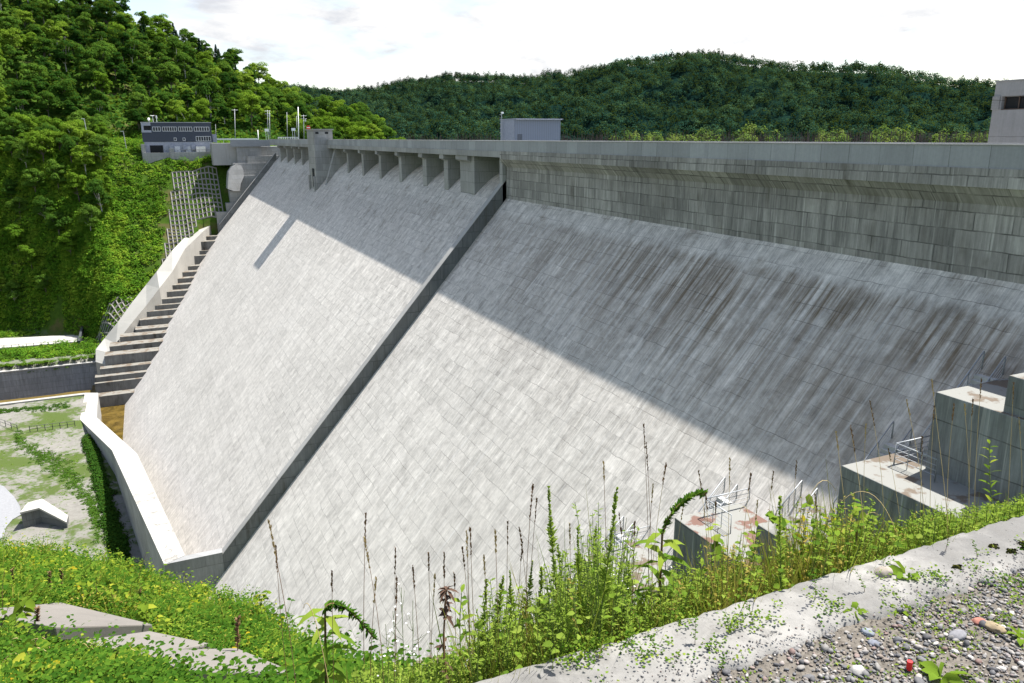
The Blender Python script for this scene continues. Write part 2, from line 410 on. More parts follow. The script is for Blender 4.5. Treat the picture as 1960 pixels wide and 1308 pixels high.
# ---- left bank: stepped cascade between the face and its retaining wall
LP = [(397, 453), (388, 462.5), (379.4, 481.4), (369.9, 491), (361, 510), (351.6, 520), (336, 534), (320.8, 549), (313, 561), (305.8, 572.4), (298.3, 585.8), (290, 598.3), (282.5, 609), (274, 622.6), (246, 646), (226.6, 665.5), (217, 681), (208.7, 704.5), (199, 718.8), (199, 733), (201, 757.8)]
RP = [(417, 452), (412, 460.5), (400, 479.4), (395, 489), (382.4, 508), (377.4, 518.6), (372.4, 532), (367.5, 546.6), (360.5, 556), (352.6, 569), (345.6, 581), (339.6, 593.7), (331.3, 605.8), (322, 618.8), (319.6, 639.5), (313, 659), (305, 672), (289.8, 696.7), (280.7, 711), (272.9, 726.6), (257.3, 751.3)]
steps = []
for a, b_ in zip(LP, RP):
    q = on_slope(*b_); l = on_y(a[0], a[1], q.y); steps.append((l.x, q.x, q.y, q.z))
ys_ = [q[2] for q in steps]
ym_ = [ys_[0]] + [sum(ys_[max(0, k - 2):k + 3]) / len(ys_[max(0, k - 2):k + 3]) for k in range(1, len(ys_) - 1)] + [ys_[-1]]
steps = [(on_y(a[0], a[1], y_).x, 41 + MS * (q[3] + 7.52), y_, q[3]) for a, q, y_ in zip(LP, steps, ym_)]
for i, (xl, xr, y_, z_) in enumerate(steps):
    yb = 284. if i == 0 else steps[i - 1][2] + .4
    MB().box(xl - 2.2, xr + 1.5, y_, yb + .001 * i, z_ - (6 if i < 20 else 12), z_).build('cascade_step', M_step, dam)
# retaining wall left of the cascade
plan = [(17.2, 283.0), (12.4, 275.5), (7.3, 267.), (2.0, 258.), (-2.2, 251.), (-5.6, 248.), (-9.6, 243.5), (-12.2, 239.5), (-16.0, 236.)]
LI = [(405, 429.7), (388, 444.), (353.5, 477.4), (330, 520), (305, 552), (280, 584.8), (250, 621), (222, 658), (206.6, 676)]
LO = [(388.3, 424.7), (368, 440.), (329.7, 479.4), (300, 520), (280, 545), (252, 580), (226, 616), (200, 648), (183, 669.4)]
I_, O_ = [], []
for (x_, y_), li, lo in zip(plan, LI, LO):
    # inner edge lies above the plan line of the wall face: take the point of the sight ray at that Y
    p = on_y(li[0], li[1], y_ + 3.); I_.append((p.x, p.y, p.z)); q = on_z(lo[0], lo[1], p.z); O_.append((q.x, q.y, p.z))
hd = on_z(417, 422, I_[0][2]); hi = on_z(417, 427.7, I_[0][2])
I_.insert(0, (hi.x, hi.y, I_[0][2])); ho = on_z(400, 422.5, I_[0][2]); O_.insert(0, (ho.x, ho.y, I_[0][2]))
M_lw = concrete('concrete_left_wall', (.33, .32, .295), streak=.08, dirtamt=.25, panel=.05, bw=4, rh=30, joint=.03)
lw = MB(); lt = MB()
for a in range(len(O_) - 1):
    o0, o1, i0, i1 = O_[a], O_[a + 1], I_[a], I_[a + 1]
    bi0 = (i0[0] + .4, i0[1], i0[2] - 16); bi1 = (i1[0] + .4, i1[1], i1[2] - 16)
    lw.quad(i0, i1, bi1, bi0)
    lw.quad(o0, o1, (o1[0], o1[1], o1[2] - 16), (o0[0], o0[1], o0[2] - 16))
    lt.quad(o0, i0, i1, o1)
e0, e1 = I_[-1], O_[-1]
lw.quad(e0, e1, (e1[0], e1[1], e1[2] - 16), (e0[0], e0[1], e0[2] - 16))
lwo = lw.build('cascade_wall', M_lw, dam); lt.build('wall_top', M_top, lwo)
# stub at the foot where the wall meets the outlet channel
e = I_[-1]; f_ = O_[-1]
pt = MB(); ex, ey = -17.2, 240.
pt.prism([(f_[0], f_[1] - 5.5), (e[0], e[1] - 5.5), (e[0] + .02, e[1]), (f_[0] + .02, f_[1])], -80., [e[2] - 2.2, e[2] - 2.2, e[2] - .02, e[2] - .02]).build('wall_end', M_top, lwo)

# ---- left abutment blocks, stepping up beside the far dividing wall
AB = [(451, 482, 268.5, 313, 290.5, 'abutment_block'), (473, 516, 299, 313, 289., 'abutment_block'), (446, 492, 313, 331, 287.8, 'abutment_block'),
      (466, 490, 330, 340, 287., 'abutment_block'), (455, 488, 337, 367, 286.2, 'abutment_block'), (440, 472, 366, 391, 285.5, 'abutment_block'),
      (433, 455, 390, 407, 284.9, 'abutment_block'), (414, 443, 407, 427, 284.3, 'abutment_block')]
for k, (a, b_, t_, bo, Y_, nm) in enumerate(AB):
    p = on_y(a, t_, Y_); q = on_y(b_, bo, Y_)
    MB().box(p.x, q.x + 3.5, Y_, Y_ + 16 - k * .3, q.z - 3., p.z).build(nm, M_conc, dam)
p = on_y(482, 281, 292); q = on_y(532, 302, 292)
MB().box(p.x, 46., 291.9, 303., q.z - 4, p.z).build('abutment_wall', M_conc, dam)
p = on_y(440, 267, 290.2); MB().box(p.x, 40.5, 289.9, 290.3, -2.9, -.62).build('approach_parapet', M_par, dam)
p = on_y(405, 274.5, 292.); q = on_y(453, 299, 292.)
MB().box(p.x, q.x + 2, 292., 300, q.z - 3, p.z).build('approach_wall', M_pale, dam)
# sprayed concrete patch round the top of the excavation
sg = MB(); ring = [(462, 317), (466, 326), (467, 338), (461, 352), (459, 366), (447, 366), (436, 362), (436.5, 345), (438, 330), (444, 320), (452, 315)]
pp = [on_y(x_, y_, 284.2 + (366 - y_) * .05) for x_, y_ in ring]
i0 = len(sg.v); sg.v += [tuple(p) for p in pp] + [(p.x, p.y + 6, p.z + .0) for p in pp]; n_ = len(pp)
sg.f.append(tuple(range(n_)))
for k in range(n_): sg.f.append((k, (k + 1) % n_, n_ + (k + 1) % n_, n_ + k))
sg.build('sprayed_concrete_patch', M_conc, dam)

# ---- right abutment: descending block landings with stairs
blocks = [(32.7, 45., 5., 20.2, -9.95), (32.5, 42., 6., 23.3, -11.6), (29.2, 40., 5., 25.3, -15.5), (26.6, 34., 8., 27.9, -19.3),
          (25.0, 34., 10., 32.6, -20.8), (21.8, 31., 12., 37.8, -25.0), (19.6, 28., 14., 38.9, -27.6), (17.2, 26., 18., 40.3, -30.6),
          (14.6, 23., 20., 43., -33.6), (12.4, 21., 24., 46.4, -35.8), (9.2, 18., 26., 53., -39.6), (6.4, 15., 30., 60., -42.8), (4.6, 13., 34., 69., -44.6), (2.9, 11., 38., 73.6, -46.4)]
M_block2 = concrete('concrete_block_rusty', (.185, .195, .20), streak=.62, dirtamt=.6, stain=.85, panel=.08, rh=1.6, bw=300, lightstreak=.32, sfreq=1.6, jdark=.7, scol=(.13, .062, .045))
for k, (x0, x1, y0, y1, zt) in enumerate(blocks):
    MB().box(x0, x1, y0, y1, zt - 22., zt).build('landing_block', M_block2 if k == 4 else M_block, dam, bevel=.05)
MB().box(30.2, 30.6, 12., 32.6 - .2, -20.8, -20.2).build('kerb', M_pale, dam)
M_tread = plain('stair_tread', (.42, .42, .40), .85)
for k in (1, 2, 4, 5, 6, 7):
    b0, b1 = blocks[k], blocks[k + 1]
    yc = b0[3] + .25; z0, z1 = b0[4], b1[4]
    n_ = int((z0 - z1) / .22); st = MB()
    for j in range(n_):
        z_ = z0 - (j + 1) * (z0 - z1) / n_; x_ = 41 + MS * (z_ + 7.52)
        st.box(x_ - .28, x_ + .25, yc, yc + 1.0, z_ - .16, z_ + .12)
    so = st.build('stair', M_tread, dam)
# handrails: each run is a thing of its own
def handrail(zt, zb, y0, lab, land=None):
    xo = lambda z_: 41 + MS * (z_ + 7.52)
    base = Vector((xo(zb) - .2, y0, zb))
    r = empty('stair_railing', base); tag(r, lab, 'railing', 'railings of the stairs on the abutment')
    for yy in (y0 + .05, y0 + 1.15):
        top = MB(); A = Vector((xo(zt) + .1, yy, zt + 1.05)); B = Vector((xo(zb) - .25, yy, zb + 1.05))
        top.tube([A + Vector((.0, 0, -.95)), A + Vector((.02, 0, -.12)), A, A + (B - A) * .5, B, B + Vector((-.05, 0, -.2)), B + Vector((0, 0, -1.0))], .036, 6)
        top.build('handrail', M_steel, r, smooth=True)
        inf = MB()
        for h_ in (.25, .45, .65, .85): inf.tube([A - Vector((0, 0, h_)), B - Vector((0, 0, h_))], .011, 4)
        inf.build('infill_bar', M_steel, r)
        for t in (.25, .5, .75):
            p = A + (B - A) * t; MB().tube([p, p - Vector((0, 0, 1.05))], .026, 5).build('post', M_steel, r)
    if land:
        x0, x1, yl, zl = land
        g = MB(); c = [(x0, yl), (x1, yl)]
        g.tube([(x0, yl, zl), (x0, yl, zl + 1.1), (x1, yl, zl + 1.1), (x1, yl, zl)], .036, 6)
        g.tube([(x0, yl, zl + 1.1), (x0 + .02, yl - 2.2, zl + 1.1), (x0 + .02, yl - 2.2, zl)], .036, 6)
        g.build('landing_rail', M_steel, r, smooth=True)
        g = MB()
        for h_ in (.3, .55, .8): g.tube([(x0, yl, zl + h_), (x1, yl, zl + h_)], .016, 4); g.tube([(x0, yl, zl + h_), (x0 + .02, yl - 2.2, zl + h_)], .016, 4)
        g.build('infill_bar', M_steel, r)
        for t in (.33, .66): MB().tube([(x0, yl - 2.2 * t, zl), (x0, yl - 2.2 * t, zl + 1.1)], .022, 5).build('post', M_steel, r)
labs = ['grey steel stair railing at the right edge, above the topmost bright triangular landing',
        'grey steel stair railing with a box shaped guard on the middle stained landing',
        'grey steel stair railing half hidden behind broad green leaves, short of the stained landing',
        'grey steel stair railing standing over the rust red puddle, behind the drooping weed',
        'grey steel stair railing lowest of the visible ones, left of the drooping weed']
handrail(blocks[1][4], blocks[2][4], blocks[1][3] + .15, labs[0])
handrail(blocks[2][4], blocks[3][4], blocks[2][3] + .15, labs[1], (31.6, 34.6, 24.3, -15.5))
handrail(blocks[3][4], blocks[4][4], blocks[3][3] + .15, labs[2])
handrail(blocks[4][4], blocks[5][4], blocks[4][3] + .15, labs[3], (26.6, 29.8, 32.0, -20.8))
handrail(blocks[5][4], blocks[6][4], blocks[5][3] + .15, labs[4], (24.0, 26.6, 37.2, -25.0))

# ---- crest buildings
M_clad = None
def cladding(name, col, pitch=.25):
    m, T, b = new_mat(name); P = T.pos(); x, y, z = T.sep(P)
    w = T.add('ShaderNodeTexWave', {'Vector': T.comb(T.m('ADD', x, y), 0., 0.), 'Scale': 1 / pitch / 6.283 * 2, 'Distortion': 0.}, bands_direction='X').outputs['Fac']
    col_ = T.mix(T.rng(w, 0., 1., .0, .35), (*col, 1), tuple(c * .55 for c in col) + (1,))
    T.nt.links.new(col_, b.inputs['Base Color']); b.inputs['Roughness'].default_value = .5
    return m
M_shed = cladding('grey_cladding', (.22, .245, .30), .4); M_shed2 = plain('grey_panel', (.24, .265, .32), .6)
shed = empty('crest_shed', (57, 117, -1.7))
tag(shed, 'small grey metal clad shed with a ribbed side wall on the dam crest', 'shed')
p1 = on_y(985, 229, 115.); p2 = on_y(1073, 231, 115.); p0 = on_x(958, 228, p1.x)
body = MB().box(p1.x, p2.x, 115., p0.y, -9., p1.z).build('wall', M_shed, shed)
MB().box(p1.x - .03, p1.x + .0, 115.02, p0.y - .02, -8., p1.z - .1).build('end_panel', M_shed2, shed)
rf = MB(); rf.box(p1.x - .1, p2.x + .25, 114.55, p0.y + .1, p1.z + .003, p1.z + .16); rf.build('roof', M_shed2, shed)
rb = MB()
for k in range(28):
    x_ = p1.x + .1 + k * (p2.x - p1.x) / 28; rb.box(x_, x_ + .14, 114.4, 114.9, p1.z - .02, p1.z + .0)
rb.build('roof_rib', M_white, shed)
dp = on_y(994, 257, 114.9); MB().box(p1.x + .5, p1.x + 1.3, 114.95, 115., -2.5, dp.z).build('door', plain('dark_grey_door', (.12, .13, .15)), shed)
mast = empty('antenna_mast', (p0.x - .4, p0.y, -1.7)); tag(mast, 'thin antenna mast with short cross arms beside the grey crest shed', 'mast')
tp = on_x(960, 216, p0.x - .4)
MB().tube([(tp.x, tp.y, -3), (tp.x, tp.y, tp.z)], .06, 6).build('pole', M_steel, mast)
am = MB()
for h_ in (.3, .8, 1.7, 2.4, 3.1): am.tube([(tp.x, tp.y - .3, tp.z - h_), (tp.x, tp.y + .75, tp.z - h_)], .035, 5)
am.build('cross_arm', M_steel, mast)
MB().box(tp.x - .15, tp.x + .15, tp.y - .5, tp.y - .1, tp.z - .15, tp.z + .12).build('camera_head', M_white, mast)

M_tow = concrete('concrete_intake_tower', (.24, .245, .25), bw=9., rh=2.6, joint=.03, streak=.15, dirtamt=.2, panel=.06)
it = empty('intake_tower', (62, 36, -8)); tag(it, 'grey concrete intake tower with a dark window band, above the crest at the right edge', 'tower')
tz = on_x(1908, 157, 58.).z; ty = on_x(1895, 240, 58.).y
TB = MB(); wz1 = on_x(1915, 185, 58.).z; wz0 = on_x(1915, 211, 58.).z
wl = on_x(1916.5, 198, 58.).y
TB.box(58., 72., 26., ty, -20., wz0); TB.box(58., 72., 26., ty, wz1, tz)
TB.box(58., 72., wl, ty, wz0, wz1); TB.box(58.4, 72., 26., wl, wz0, wz1 - .001)
TB.build('wall', M_tow, it)
MB().box(58.38, 58.39, 26., wl, wz0 + .05, wz1 - .05).build('window_glass', M_dark, it)
for k in range(6):
    y_ = wl - .05 - k * 1.05; MB().box(58.28, 58.37, y_ - .05, y_, wz0 + .02, wz1 - .02).build('window_mullion', plain('brown_mullion', (.10, .07, .055)) if k == 0 else bpy.data.materials['brown_mullion'], it)
MB().box(58.05, 58.3, 26., wl, wz0 + .002, wz0 + .07).build('window_sill', bpy.data.materials['brown_mullion'], it)
lv = MB()
for k in range(9):
    z_ = wz0 + (k + .3) * (wz1 - wz0) / 9; lv.box(57.9, 57.998, wl + .1, ty + .05, z_, z_ + .09)
lv.build('ribbed_panel', M_tow, it)
MB().box(57.94, 72., 26., ty + .06, tz + .002, tz + .08).build('roof_edge', M_tow, it)

# ------------------------------------------------------------------ terrain
NA = [-.30, -.1994, -.1487, -.0963, -.0246, .0421, .0926, .1458, .2191, .3402, .4755]
NE = [-.43, -.4388, -.4572, -.487, -.5415, -.582, -.6279, -.6851, -.745, -.83, -.90]
NY = [26., 26., 24., 21., 17., 13., 9., 6., 4.2, 3.2, 2.9]
RA = [-.30, -.12, .0004, .0558, .1035, .1364, .1703, .188, .2204, .2586, .294, .33]
RE = [.200, .172, .1447, .1238, .1011, .0794, .0508, .045, .0518, .0369, -.001, -.045]
_ph = rng.random((40, 3))
def wn(x, y, wl, k=0, octs=4):
    """smooth pseudo noise, about -1..1"""
    s = 0; a = 1.; f = 1. / wl; tot = 0
    for o in range(octs):
        p = _ph[(k * 4 + o) % 40]; q = _ph[(k * 7 + o + 3) % 40]
        c, sn = cos(p[0] * 6.28), sin(p[0] * 6.28)
        u = (x * c + y * sn) * f * 6.28; v = (-x * sn + y * c) * f * 6.28
        s = s + a * (np.sin(u + 6.28 * p[1] + 1.3 * np.sin(v * .7 + q[0] * 6)) * np.sin(v + 6.28 * p[2] + 1.1 * np.sin(u * .6 + q[1] * 6)))
        tot += a; a *= .55; f *= 1.9
    return s / tot * 1.5
def sst(a, b, x):
    t = np.clip((x - a) / (b - a), 0, 1); return t * t * (3 - 2 * t)
WC = np.array([(-1.8, 91.4), (-9.3, 154.6), (-18., 193.5), (-18.4, 214.)])
WL = np.array([(-19.5, 236.), (-13.5, 244.), (-4.2, 250.), (3., 262.), (9.8, 275.), (14.8, 283.)])
def Hf(X, Y):
    X = np.asarray(X, float); Y = np.asarray(Y, float)
    a = X / np.maximum(Y, 1.9)
    e = np.interp(a, NA, NE); ye = np.interp(a, NA, NY); k = np.interp(a, [.05, .3], [.85, 1.15])
    ze = e * ye - np.interp(a, [-.2, .1, .3], [.55, .45, .3])
    t = np.clip((Y - 1.92) / (ye - 1.92), 0, 1)
    near = np.where(Y < 1.8, -1.620, np.where(Y < ye, -2.02 + (ze + 2.02) * t, ze - k * (Y - ye)))
    near = near + np.where(Y > 2.4, wn(X, Y, 3.5, 1) * .12 * np.clip(Y / 8, 0, 1.5), 0)
    floor = -62 + wn(X, Y, 30, 2) * .25
    h = np.maximum(near, floor)
    # left bank
    y0 = 248 + 62 * sst(0, 1, (-12 - X) / (24 + np.maximum(Y - 268, 0) * 1.6))
    bank = np.where(Y < 283, -60 + .9 * (Y - y0), -60 + .9 * (283 - y0) + 1.1 * (Y - 283))
    bank = bank + wn(X, Y, 22, 3) * 1.0 * sst(250, 262, Y)
    bank = bank + 2.6 * np.exp(-((X - 21) / 5.) ** 2 - ((Y - 300) / 3.) ** 2)
    plat = np.where(Y > 316, -4.9 + (Y - 316) * .7, -4.9); plat = np.minimum(plat, -1.85)
    bank = np.clip(np.minimum(bank, plat), -60, 5)
    bank = np.where(X > 52, np.minimum(bank, -1.85 - (X - 52) * .5), bank)
    r = np.interp(a, RA, RE); yr = np.interp(a, [.05, .3], [500., 430.])
    zr = r * yr - 10.5
    s = np.clip((Y - 338) / (yr - 338), 0, 1)
    base = np.maximum(bank, -16)
    hill = base + (zr - base) * (s ** .85) + wn(X, Y, 60, 5) * 4.5 * np.sin(np.clip(s, 0, 1) * 3.14) - np.maximum(Y - yr, 0) * .35
    lb = np.where(Y > 338, np.where(a > .31, np.minimum(hill, -20), hill), bank)
    h = np.where(Y > 243, lb, h)
    # outlet channel and basin
    chan = (Y > 213.6) & (Y < 242.4) & (X < 60)
    xin = np.interp(Y, WC[:, 1], WC[:, 0]); basin = (Y > 91.5) & (Y <= 213.6) & (X > xin)
    xl = np.interp(Y, WL[:, 1], WL[:, 0]); cas = (Y >= 242.4) & (Y < 283.6) & (X > xl)
    h = np.where(chan | basin | cas, -84., h)
    h = np.where((X > 47) & (Y < 330) & (Y > -60), np.minimum(h, -40), h)
    h = np.where((X > 75) & (Y < 345), -40, h)
    h = np.where((Y < 91) & (X > 42.) & (X <= 47), np.minimum(h, -12), h)
    return h


def lines(segs):
    o = []
    for a, b_, st in segs: o += list(np.arange(a, b_, st))
    return np.array(sorted(set(np.round(o, 3))))
gx = lines([(-420, -120, 15), (-120, -60, 5), (-60, -24, 2), (-24, -6, 1.), (-6, 8, .5), (8, 60, 2), (60, 160, 5), (160, 500, 20)])
gy = lines([(-60, 0, 10), (0, 1.7, .4), (1.75, 2, .06), (2, 14, .4), (14, 30, 1), (30, 213, 3), (213.2, 213.9, .3), (214, 242, 7), (242.2, 242.8, .3), (243, 350, 1.5), (350, 520, 5), (520, 800, 30)])
GX, GY = np.meshgrid(gx, gy); GZ = Hf(GX, GY)
nx, ny = len(gx), len(gy)
V = np.stack([GX.ravel(), GY.ravel(), GZ.ravel()], 1)
ii = np.arange((ny - 1) * nx).reshape(ny - 1, nx)[:, :-1].ravel()
Fq = np.stack([ii, ii + 1, ii + nx + 1, ii + nx], 1)
def ground_mat():
    m, T, b = new_mat('ground')
    P = T.pos(); x, y, z = T.sep(P)
    n1 = T.noise(P, .09, 6, .62, .4); n2 = T.noise(P, .9, 5, .65); n3 = T.noise(P, 7., 4, .7); n4 = T.noise(P, 60., 4, .7)
    gravel = T.mix(T.rng(n2, .3, .7), (.15, .145, .13), (.225, .218, .20))
    gravel = T.mix(T.ramp(n1, [(.50, 0.), (.60, .55)]), gravel, (.12, .095, .07, 1))
    gravel = T.mix(T.m('MULTIPLY', T.ramp(T.m('ADD', T.m('MULTIPLY', n1, .6), T.m('MULTIPLY', n2, .4)), [(.47, 0.), (.54, 1.)]), .85), gravel, (.050, .085, .012, 1))
    green = T.mix(T.rng(n2, .3, .7), (.028, .058, .009), (.055, .10, .014))
    green = T.mix(T.ramp(n1, [(.56, 0.), (.64, .6)]), green, (.10, .075, .04, 1))
    soil = T.mix(T.rng(n3, .3, .7), (.045, .040, .034), (.12, .108, .092))
    soil = T.mix(T.rng(n4, .35, .65, 0., .6), soil, (.22, .20, .17, 1))
    col = T.mix(T.m('MULTIPLY', T.rng(z, -60.8, -58.5), 1.), gravel, green)
    col = T.mix(T.rng(y, 2.0, 1.9), col, soil)
    wet = T.mix(n2, (.12, .085, .03), (.20, .15, .05))
    col = T.mix(T.rng(z, -66., -68.), col, wet)
    T.nt.links.new(col, b.inputs['Base Color']); b.inputs['Roughness'].default_value = 1.; b.inputs['Specular IOR Level'].default_value = 0
    T.nt.links.new(T.add('ShaderNodeBump', {'Height': T.m('ADD', n3, n4), 'Strength': .5, 'Distance': .01}).outputs[0], b.inputs['Normal'])
    return m
g_ = np_mesh('ground', V, Fq, ground_mat(), smooth=True); tag(g_, kind='structure')
# reservoir
def water_mat(name, col, rough=.06, nscale=.6, strength=.08):
    m, T, b = new_mat(name); P = T.pos()
    n = T.noise(P, nscale, 3)
    c = T.mix(T.ramp(T.noise(P, .25, 4, .6, 1.), [(.4, 0.), (.6, 1.)]), tuple(k * .45 for k in col) + (1,), (*col, 1))
    T.nt.links.new(c, b.inputs['Base Color']); b.inputs['Roughness'].default_value = rough
    T.nt.links.new(T.add('ShaderNodeBump', {'Height': n, 'Strength': strength, 'Distance': .1}).outputs[0], b.inputs['Normal'])
    return m
w = MB().quad((47.9, -200, -14), (1500, -200, -14), (1500, 1500, -14), (47.9, 1500, -14)).build('reservoir_water', water_mat('lake_water', (.02, .05, .05)))
tag(w, kind='structure')
w = MB().quad((-20.3, 92.5, -68), (12, 92.5, -68), (12, 262, -68), (-20.3, 262, -68)).build('basin_water', water_mat('amber_water', (.13, .088, .02), .12, 1.5, .04)); tag(w, kind='structure')

# outlet channel walls (left)
p1, p2 = on_y(-60, 713, 243.), on_y(190, 695, 242.6)
cw_ = empty('channel_wall', (-40, 243, -62)); tag(cw_, 'dark streaked grey concrete channel wall below the grassy strip, at the left edge', 'wall')
M_gw = concrete('concrete_dark_wall', (.26, .265, .28), bw=12., rh=1.6, joint=.05, streak=.45, dirt=(.07, .07, .07), dirtamt=.5, panel=.06, lightstreak=.2)
MB().prism([(-120, 242.4), (-17.2, 242.4), (-17.2, 243.4), (-120, 243.4)], -84., [-61.6, -61.6, -61.6, -61.6]).build('wall_face', M_gw, cw_)
MB().box(-120, -16.6, 242.2, 243.55, -61.6, -61.25).build('coping', M_pale, cw_)
cw2 = empty('channel_wall', (-40, 213, -62)); tag(cw2, 'low grey channel wall with a pale coping beside the gravel flat, lower of the two channel walls', 'wall')
MB().prism([(-120, 212.9), (-20.2, 212.9), (-20.2, 213.9), (-120, 213.9)], -84., -62.1).build('wall_face', M_gw, cw2)
MB().box(-120, -19.9, 212.7, 214.0, -62.1, -61.75).build('coping', M_top, cw2)
# paved slab on the far side, concrete headwall on the near flat
sl = [on_z(-60, 652, -59.7), on_z(160, 641, -59.7), on_z(149, 655, -59.7), on_z(-60, 673, -59.7)]
t = MB(); t.prism([(p.x, p.y) for p in reversed(sl)], -60.6, -59.55)
tag(t.build('paved_apron', M_top), 'flat pale concrete apron behind a wire fence at the left edge', 'apron')
hw = empty('headwall', (-21, 140, -61.6)); tag(hw, 'small concrete headwall with a sloping pale top beside the gravel track', 'headwall')
fr_ = [on_z(40, 983, -59.3), on_z(76, 974, -59.3), on_z(128, 1002, -61.2)]; bk_ = [on_z(53, 966, -59.3), on_z(81, 958, -59.3), on_z(131, 990, -61.2)]
hb = MB(); ht = MB()
for a in range(2):
    for L_ in (fr_, bk_):
        p, q = L_[a], L_[a + 1]; hb.quad((p.x, p.y, -66), (q.x, q.y, -66), q, p)
    up = Vector((0, 0, .32)); f0, f1, b0_, b1_ = fr_[a] + Vector((-.05, -.35, .01)), fr_[a + 1] + Vector((.05, -.35, .01)), bk_[a], bk_[a + 1]
    ht.quad(f0 + up, f1 + up, b1_ + up, b0_ + up); ht.quad(f0, f1, f1 + up, f0 + up); ht.quad(b0_, b1_, b1_ + up, b0_ + up)
for k in (0, 2): hb.quad((fr_[k].x, fr_[k].y, -66), fr_[k], bk_[k], (bk_[k].x, bk_[k].y, -66))
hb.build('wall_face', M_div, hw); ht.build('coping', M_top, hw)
# gravel track: pale
tr = MB(); zt = float(Hf(-30, 150)) + .05
ring = [on_z(x_, y_, -61.0) for x_, y_ in [(-80, 915), (-20, 915), (5, 921), (25, 940), (36, 958), (40, 975), (22, 985), (10, 1000), (2, 1030), (-80, 1040)]]
t_ = MB(); i0 = 0; t_.v = [(p.x, p.y, float(Hf(p.x, p.y)) + .12) for p in ring]; t_.f = [tuple(range(len(ring)))]
tag(t_.build('gravel_track', plain('pale_gravel', (.22, .225, .235), .95, 0, .1, 3.)), kind='structure')

# thin wire fences on the valley floor
M_fence = plain('dark_fence_steel', (.05, .055, .06), .6)
def fence(pts, n, h, lab):
    b0 = Vector(pts[0]); f = empty('post_fence', b0); tag(f, lab, 'fence')
    rl = MB(); P_ = []
    for a in range(len(pts) - 1):
        p, q = Vector(pts[a]), Vector(pts[a + 1])
        for k in range(n + (a == len(pts) - 2)):
            P_.append(p + (q - p) * k / n)
    for hh in (h, h * .5): rl.tube([p + Vector((0, 0, hh)) for p in P_], .045, 4)
    rl.build('rail', M_fence, f)
    for p in P_: MB().box(p.x - .06, p.x + .06, p.y - .06, p.y + .06, p.z - .3, p.z + h + .05).build('post', M_fence, f)
def gz(p, d_=0): return (p.x, p.y, float(Hf(p.x, p.y)) + d_)
fence([gz(on_z(58, 829, -62)), gz(on_z(144, 818, -62))], 6, 1.3, 'low dark wire fence across the gravel flat near the basin wall')
fence([gz(on_z(-40, 812, -62)), gz(on_z(0, 812, -62)), gz(on_z(34, 826, -62))], 3, 1.3, 'short dark wire fence bending at the left edge of the gravel flat')
fence([(on_z(-50, 672, -59.5).x, on_z(-50, 672, -59.5).y, -60), (on_z(148, 656, -59.5).x, on_z(148, 656, -59.5).y, -60)], 14, 1.4, 'long thin wire fence along the pale concrete apron')
q0, q1 = on_z(151, 655, -59.), on_z(158, 632, -58)
tag(MB().prism([(q0.x - .3, q0.y), (q0.x + .3, q0.y), (q1.x + .3, q1.y), (q1.x - .3, q1.y)], -61, [-58.6, -58.6, -56.8, -56.8]).build('boundary_plate', M_fence), 'black sloping steel plate at the right end of the pale apron', 'plate')

# ------------------------------------------------------------------ control building on the left bank
HX = lambda c: .3 + (c - 90) / 755 * 22.2
HZ = lambda c: 5.2 - (c - 205) / 5.947 * .174
hs = empty('control_building', (11, 310, -4.7)); tag(hs, 'dark navy building with white framed windows over a grey ground floor, on the left bank', 'building')
M_navy = cladding('navy_cladding', (.030, .040, .065), .5); M_lil = plain('grey_render', (.30, .315, .37), .8); M_frame = plain('pale_frame', (.55, .56, .58), .5)
M_glass = plain('window_glass', (.03, .035, .04), .1)
x0, x1 = HX(90), HX(857)
ub = MB(); ub.box(HX(192), x1, 305., 316, HZ(425), HZ(205)); ub.box(x0, HX(192), 305., 316, HZ(425), HZ(322)); ub.box(x0, HX(192) , 307.4, 316, HZ(322), HZ(235)); ub.build('upper_wall', M_navy, hs)
pl = MB(); pl.box(x0, HX(192) - .01, 304.96, 307.3, HZ(240), HZ(203)); pl.box(x0, HX(115), 304.97, 307.3, HZ(318), HZ(241)); pl.build('balcony_surround', M_lil, hs)
MB().box(x0 - .03, HX(194), 304.9, 305.05, HZ(318), HZ(292)).build('balcony_rail', M_lil, hs)
MB().box(HX(104), x1 - .05, 305.15, 316, HZ(560), HZ(426)).build('ground_floor_wall', M_lil, hs)
MB().box(x0 - .15, x1 + .15, 304.8, 316.2, HZ(204) + .002, HZ(200)).build('roof', M_frame, hs)
MB().box(HX(862), HX(912), 306., 312, HZ(436), HZ(338)).build('side_porch', M_lil, hs)
def win(ca, cb, ta, tb, n):
    f = MB(); xa, xb, za, zb_ = HX(ca), HX(cb), HZ(tb), HZ(ta)
    f.box(xa, xb, 304.9, 304.99, zb_ - .14, zb_); f.box(xa, xb, 304.9, 304.99, za, za + .14)
    for k in range(n + 1):
        x_ = xa + (xb - xa - .14) * k / n; f.box(x_, x_ + .14, 304.895, 304.985, za + .141, zb_ - .141)
    fo = f.build('window_frame', M_frame, hs); MB().box(xa + .05, xb - .05, 304.94, 304.995, za + .05, zb_ - .05).build('window_pane', M_glass, fo)
win(208, 296, 252, 305, 3); win(313, 470, 252, 305, 6); win(487, 641, 252, 305, 6); win(661, 833, 252, 305, 6); win(672, 842, 362, 420, 6); win(427, 457, 378, 414, 1); win(525, 554, 378, 414, 1)
MB().box(HX(158), HX(300), 305.05, 305.14, HZ(556), HZ(465)).build('garage_shade', M_dark, hs)  # flat plate painted dark for the shade inside the garage
for ca, cb in ((425, 486), (550, 602)): MB().box(HX(ca), HX(cb), 305.05, 305.14, HZ(556), HZ(478)).build('door', M_frame, hs)
for ca in (370, 520, 612): MB().box(HX(ca), HX(ca + 40), 304.6, 305.1, HZ(520), HZ(458)).build('air_conditioner', M_lil, hs)
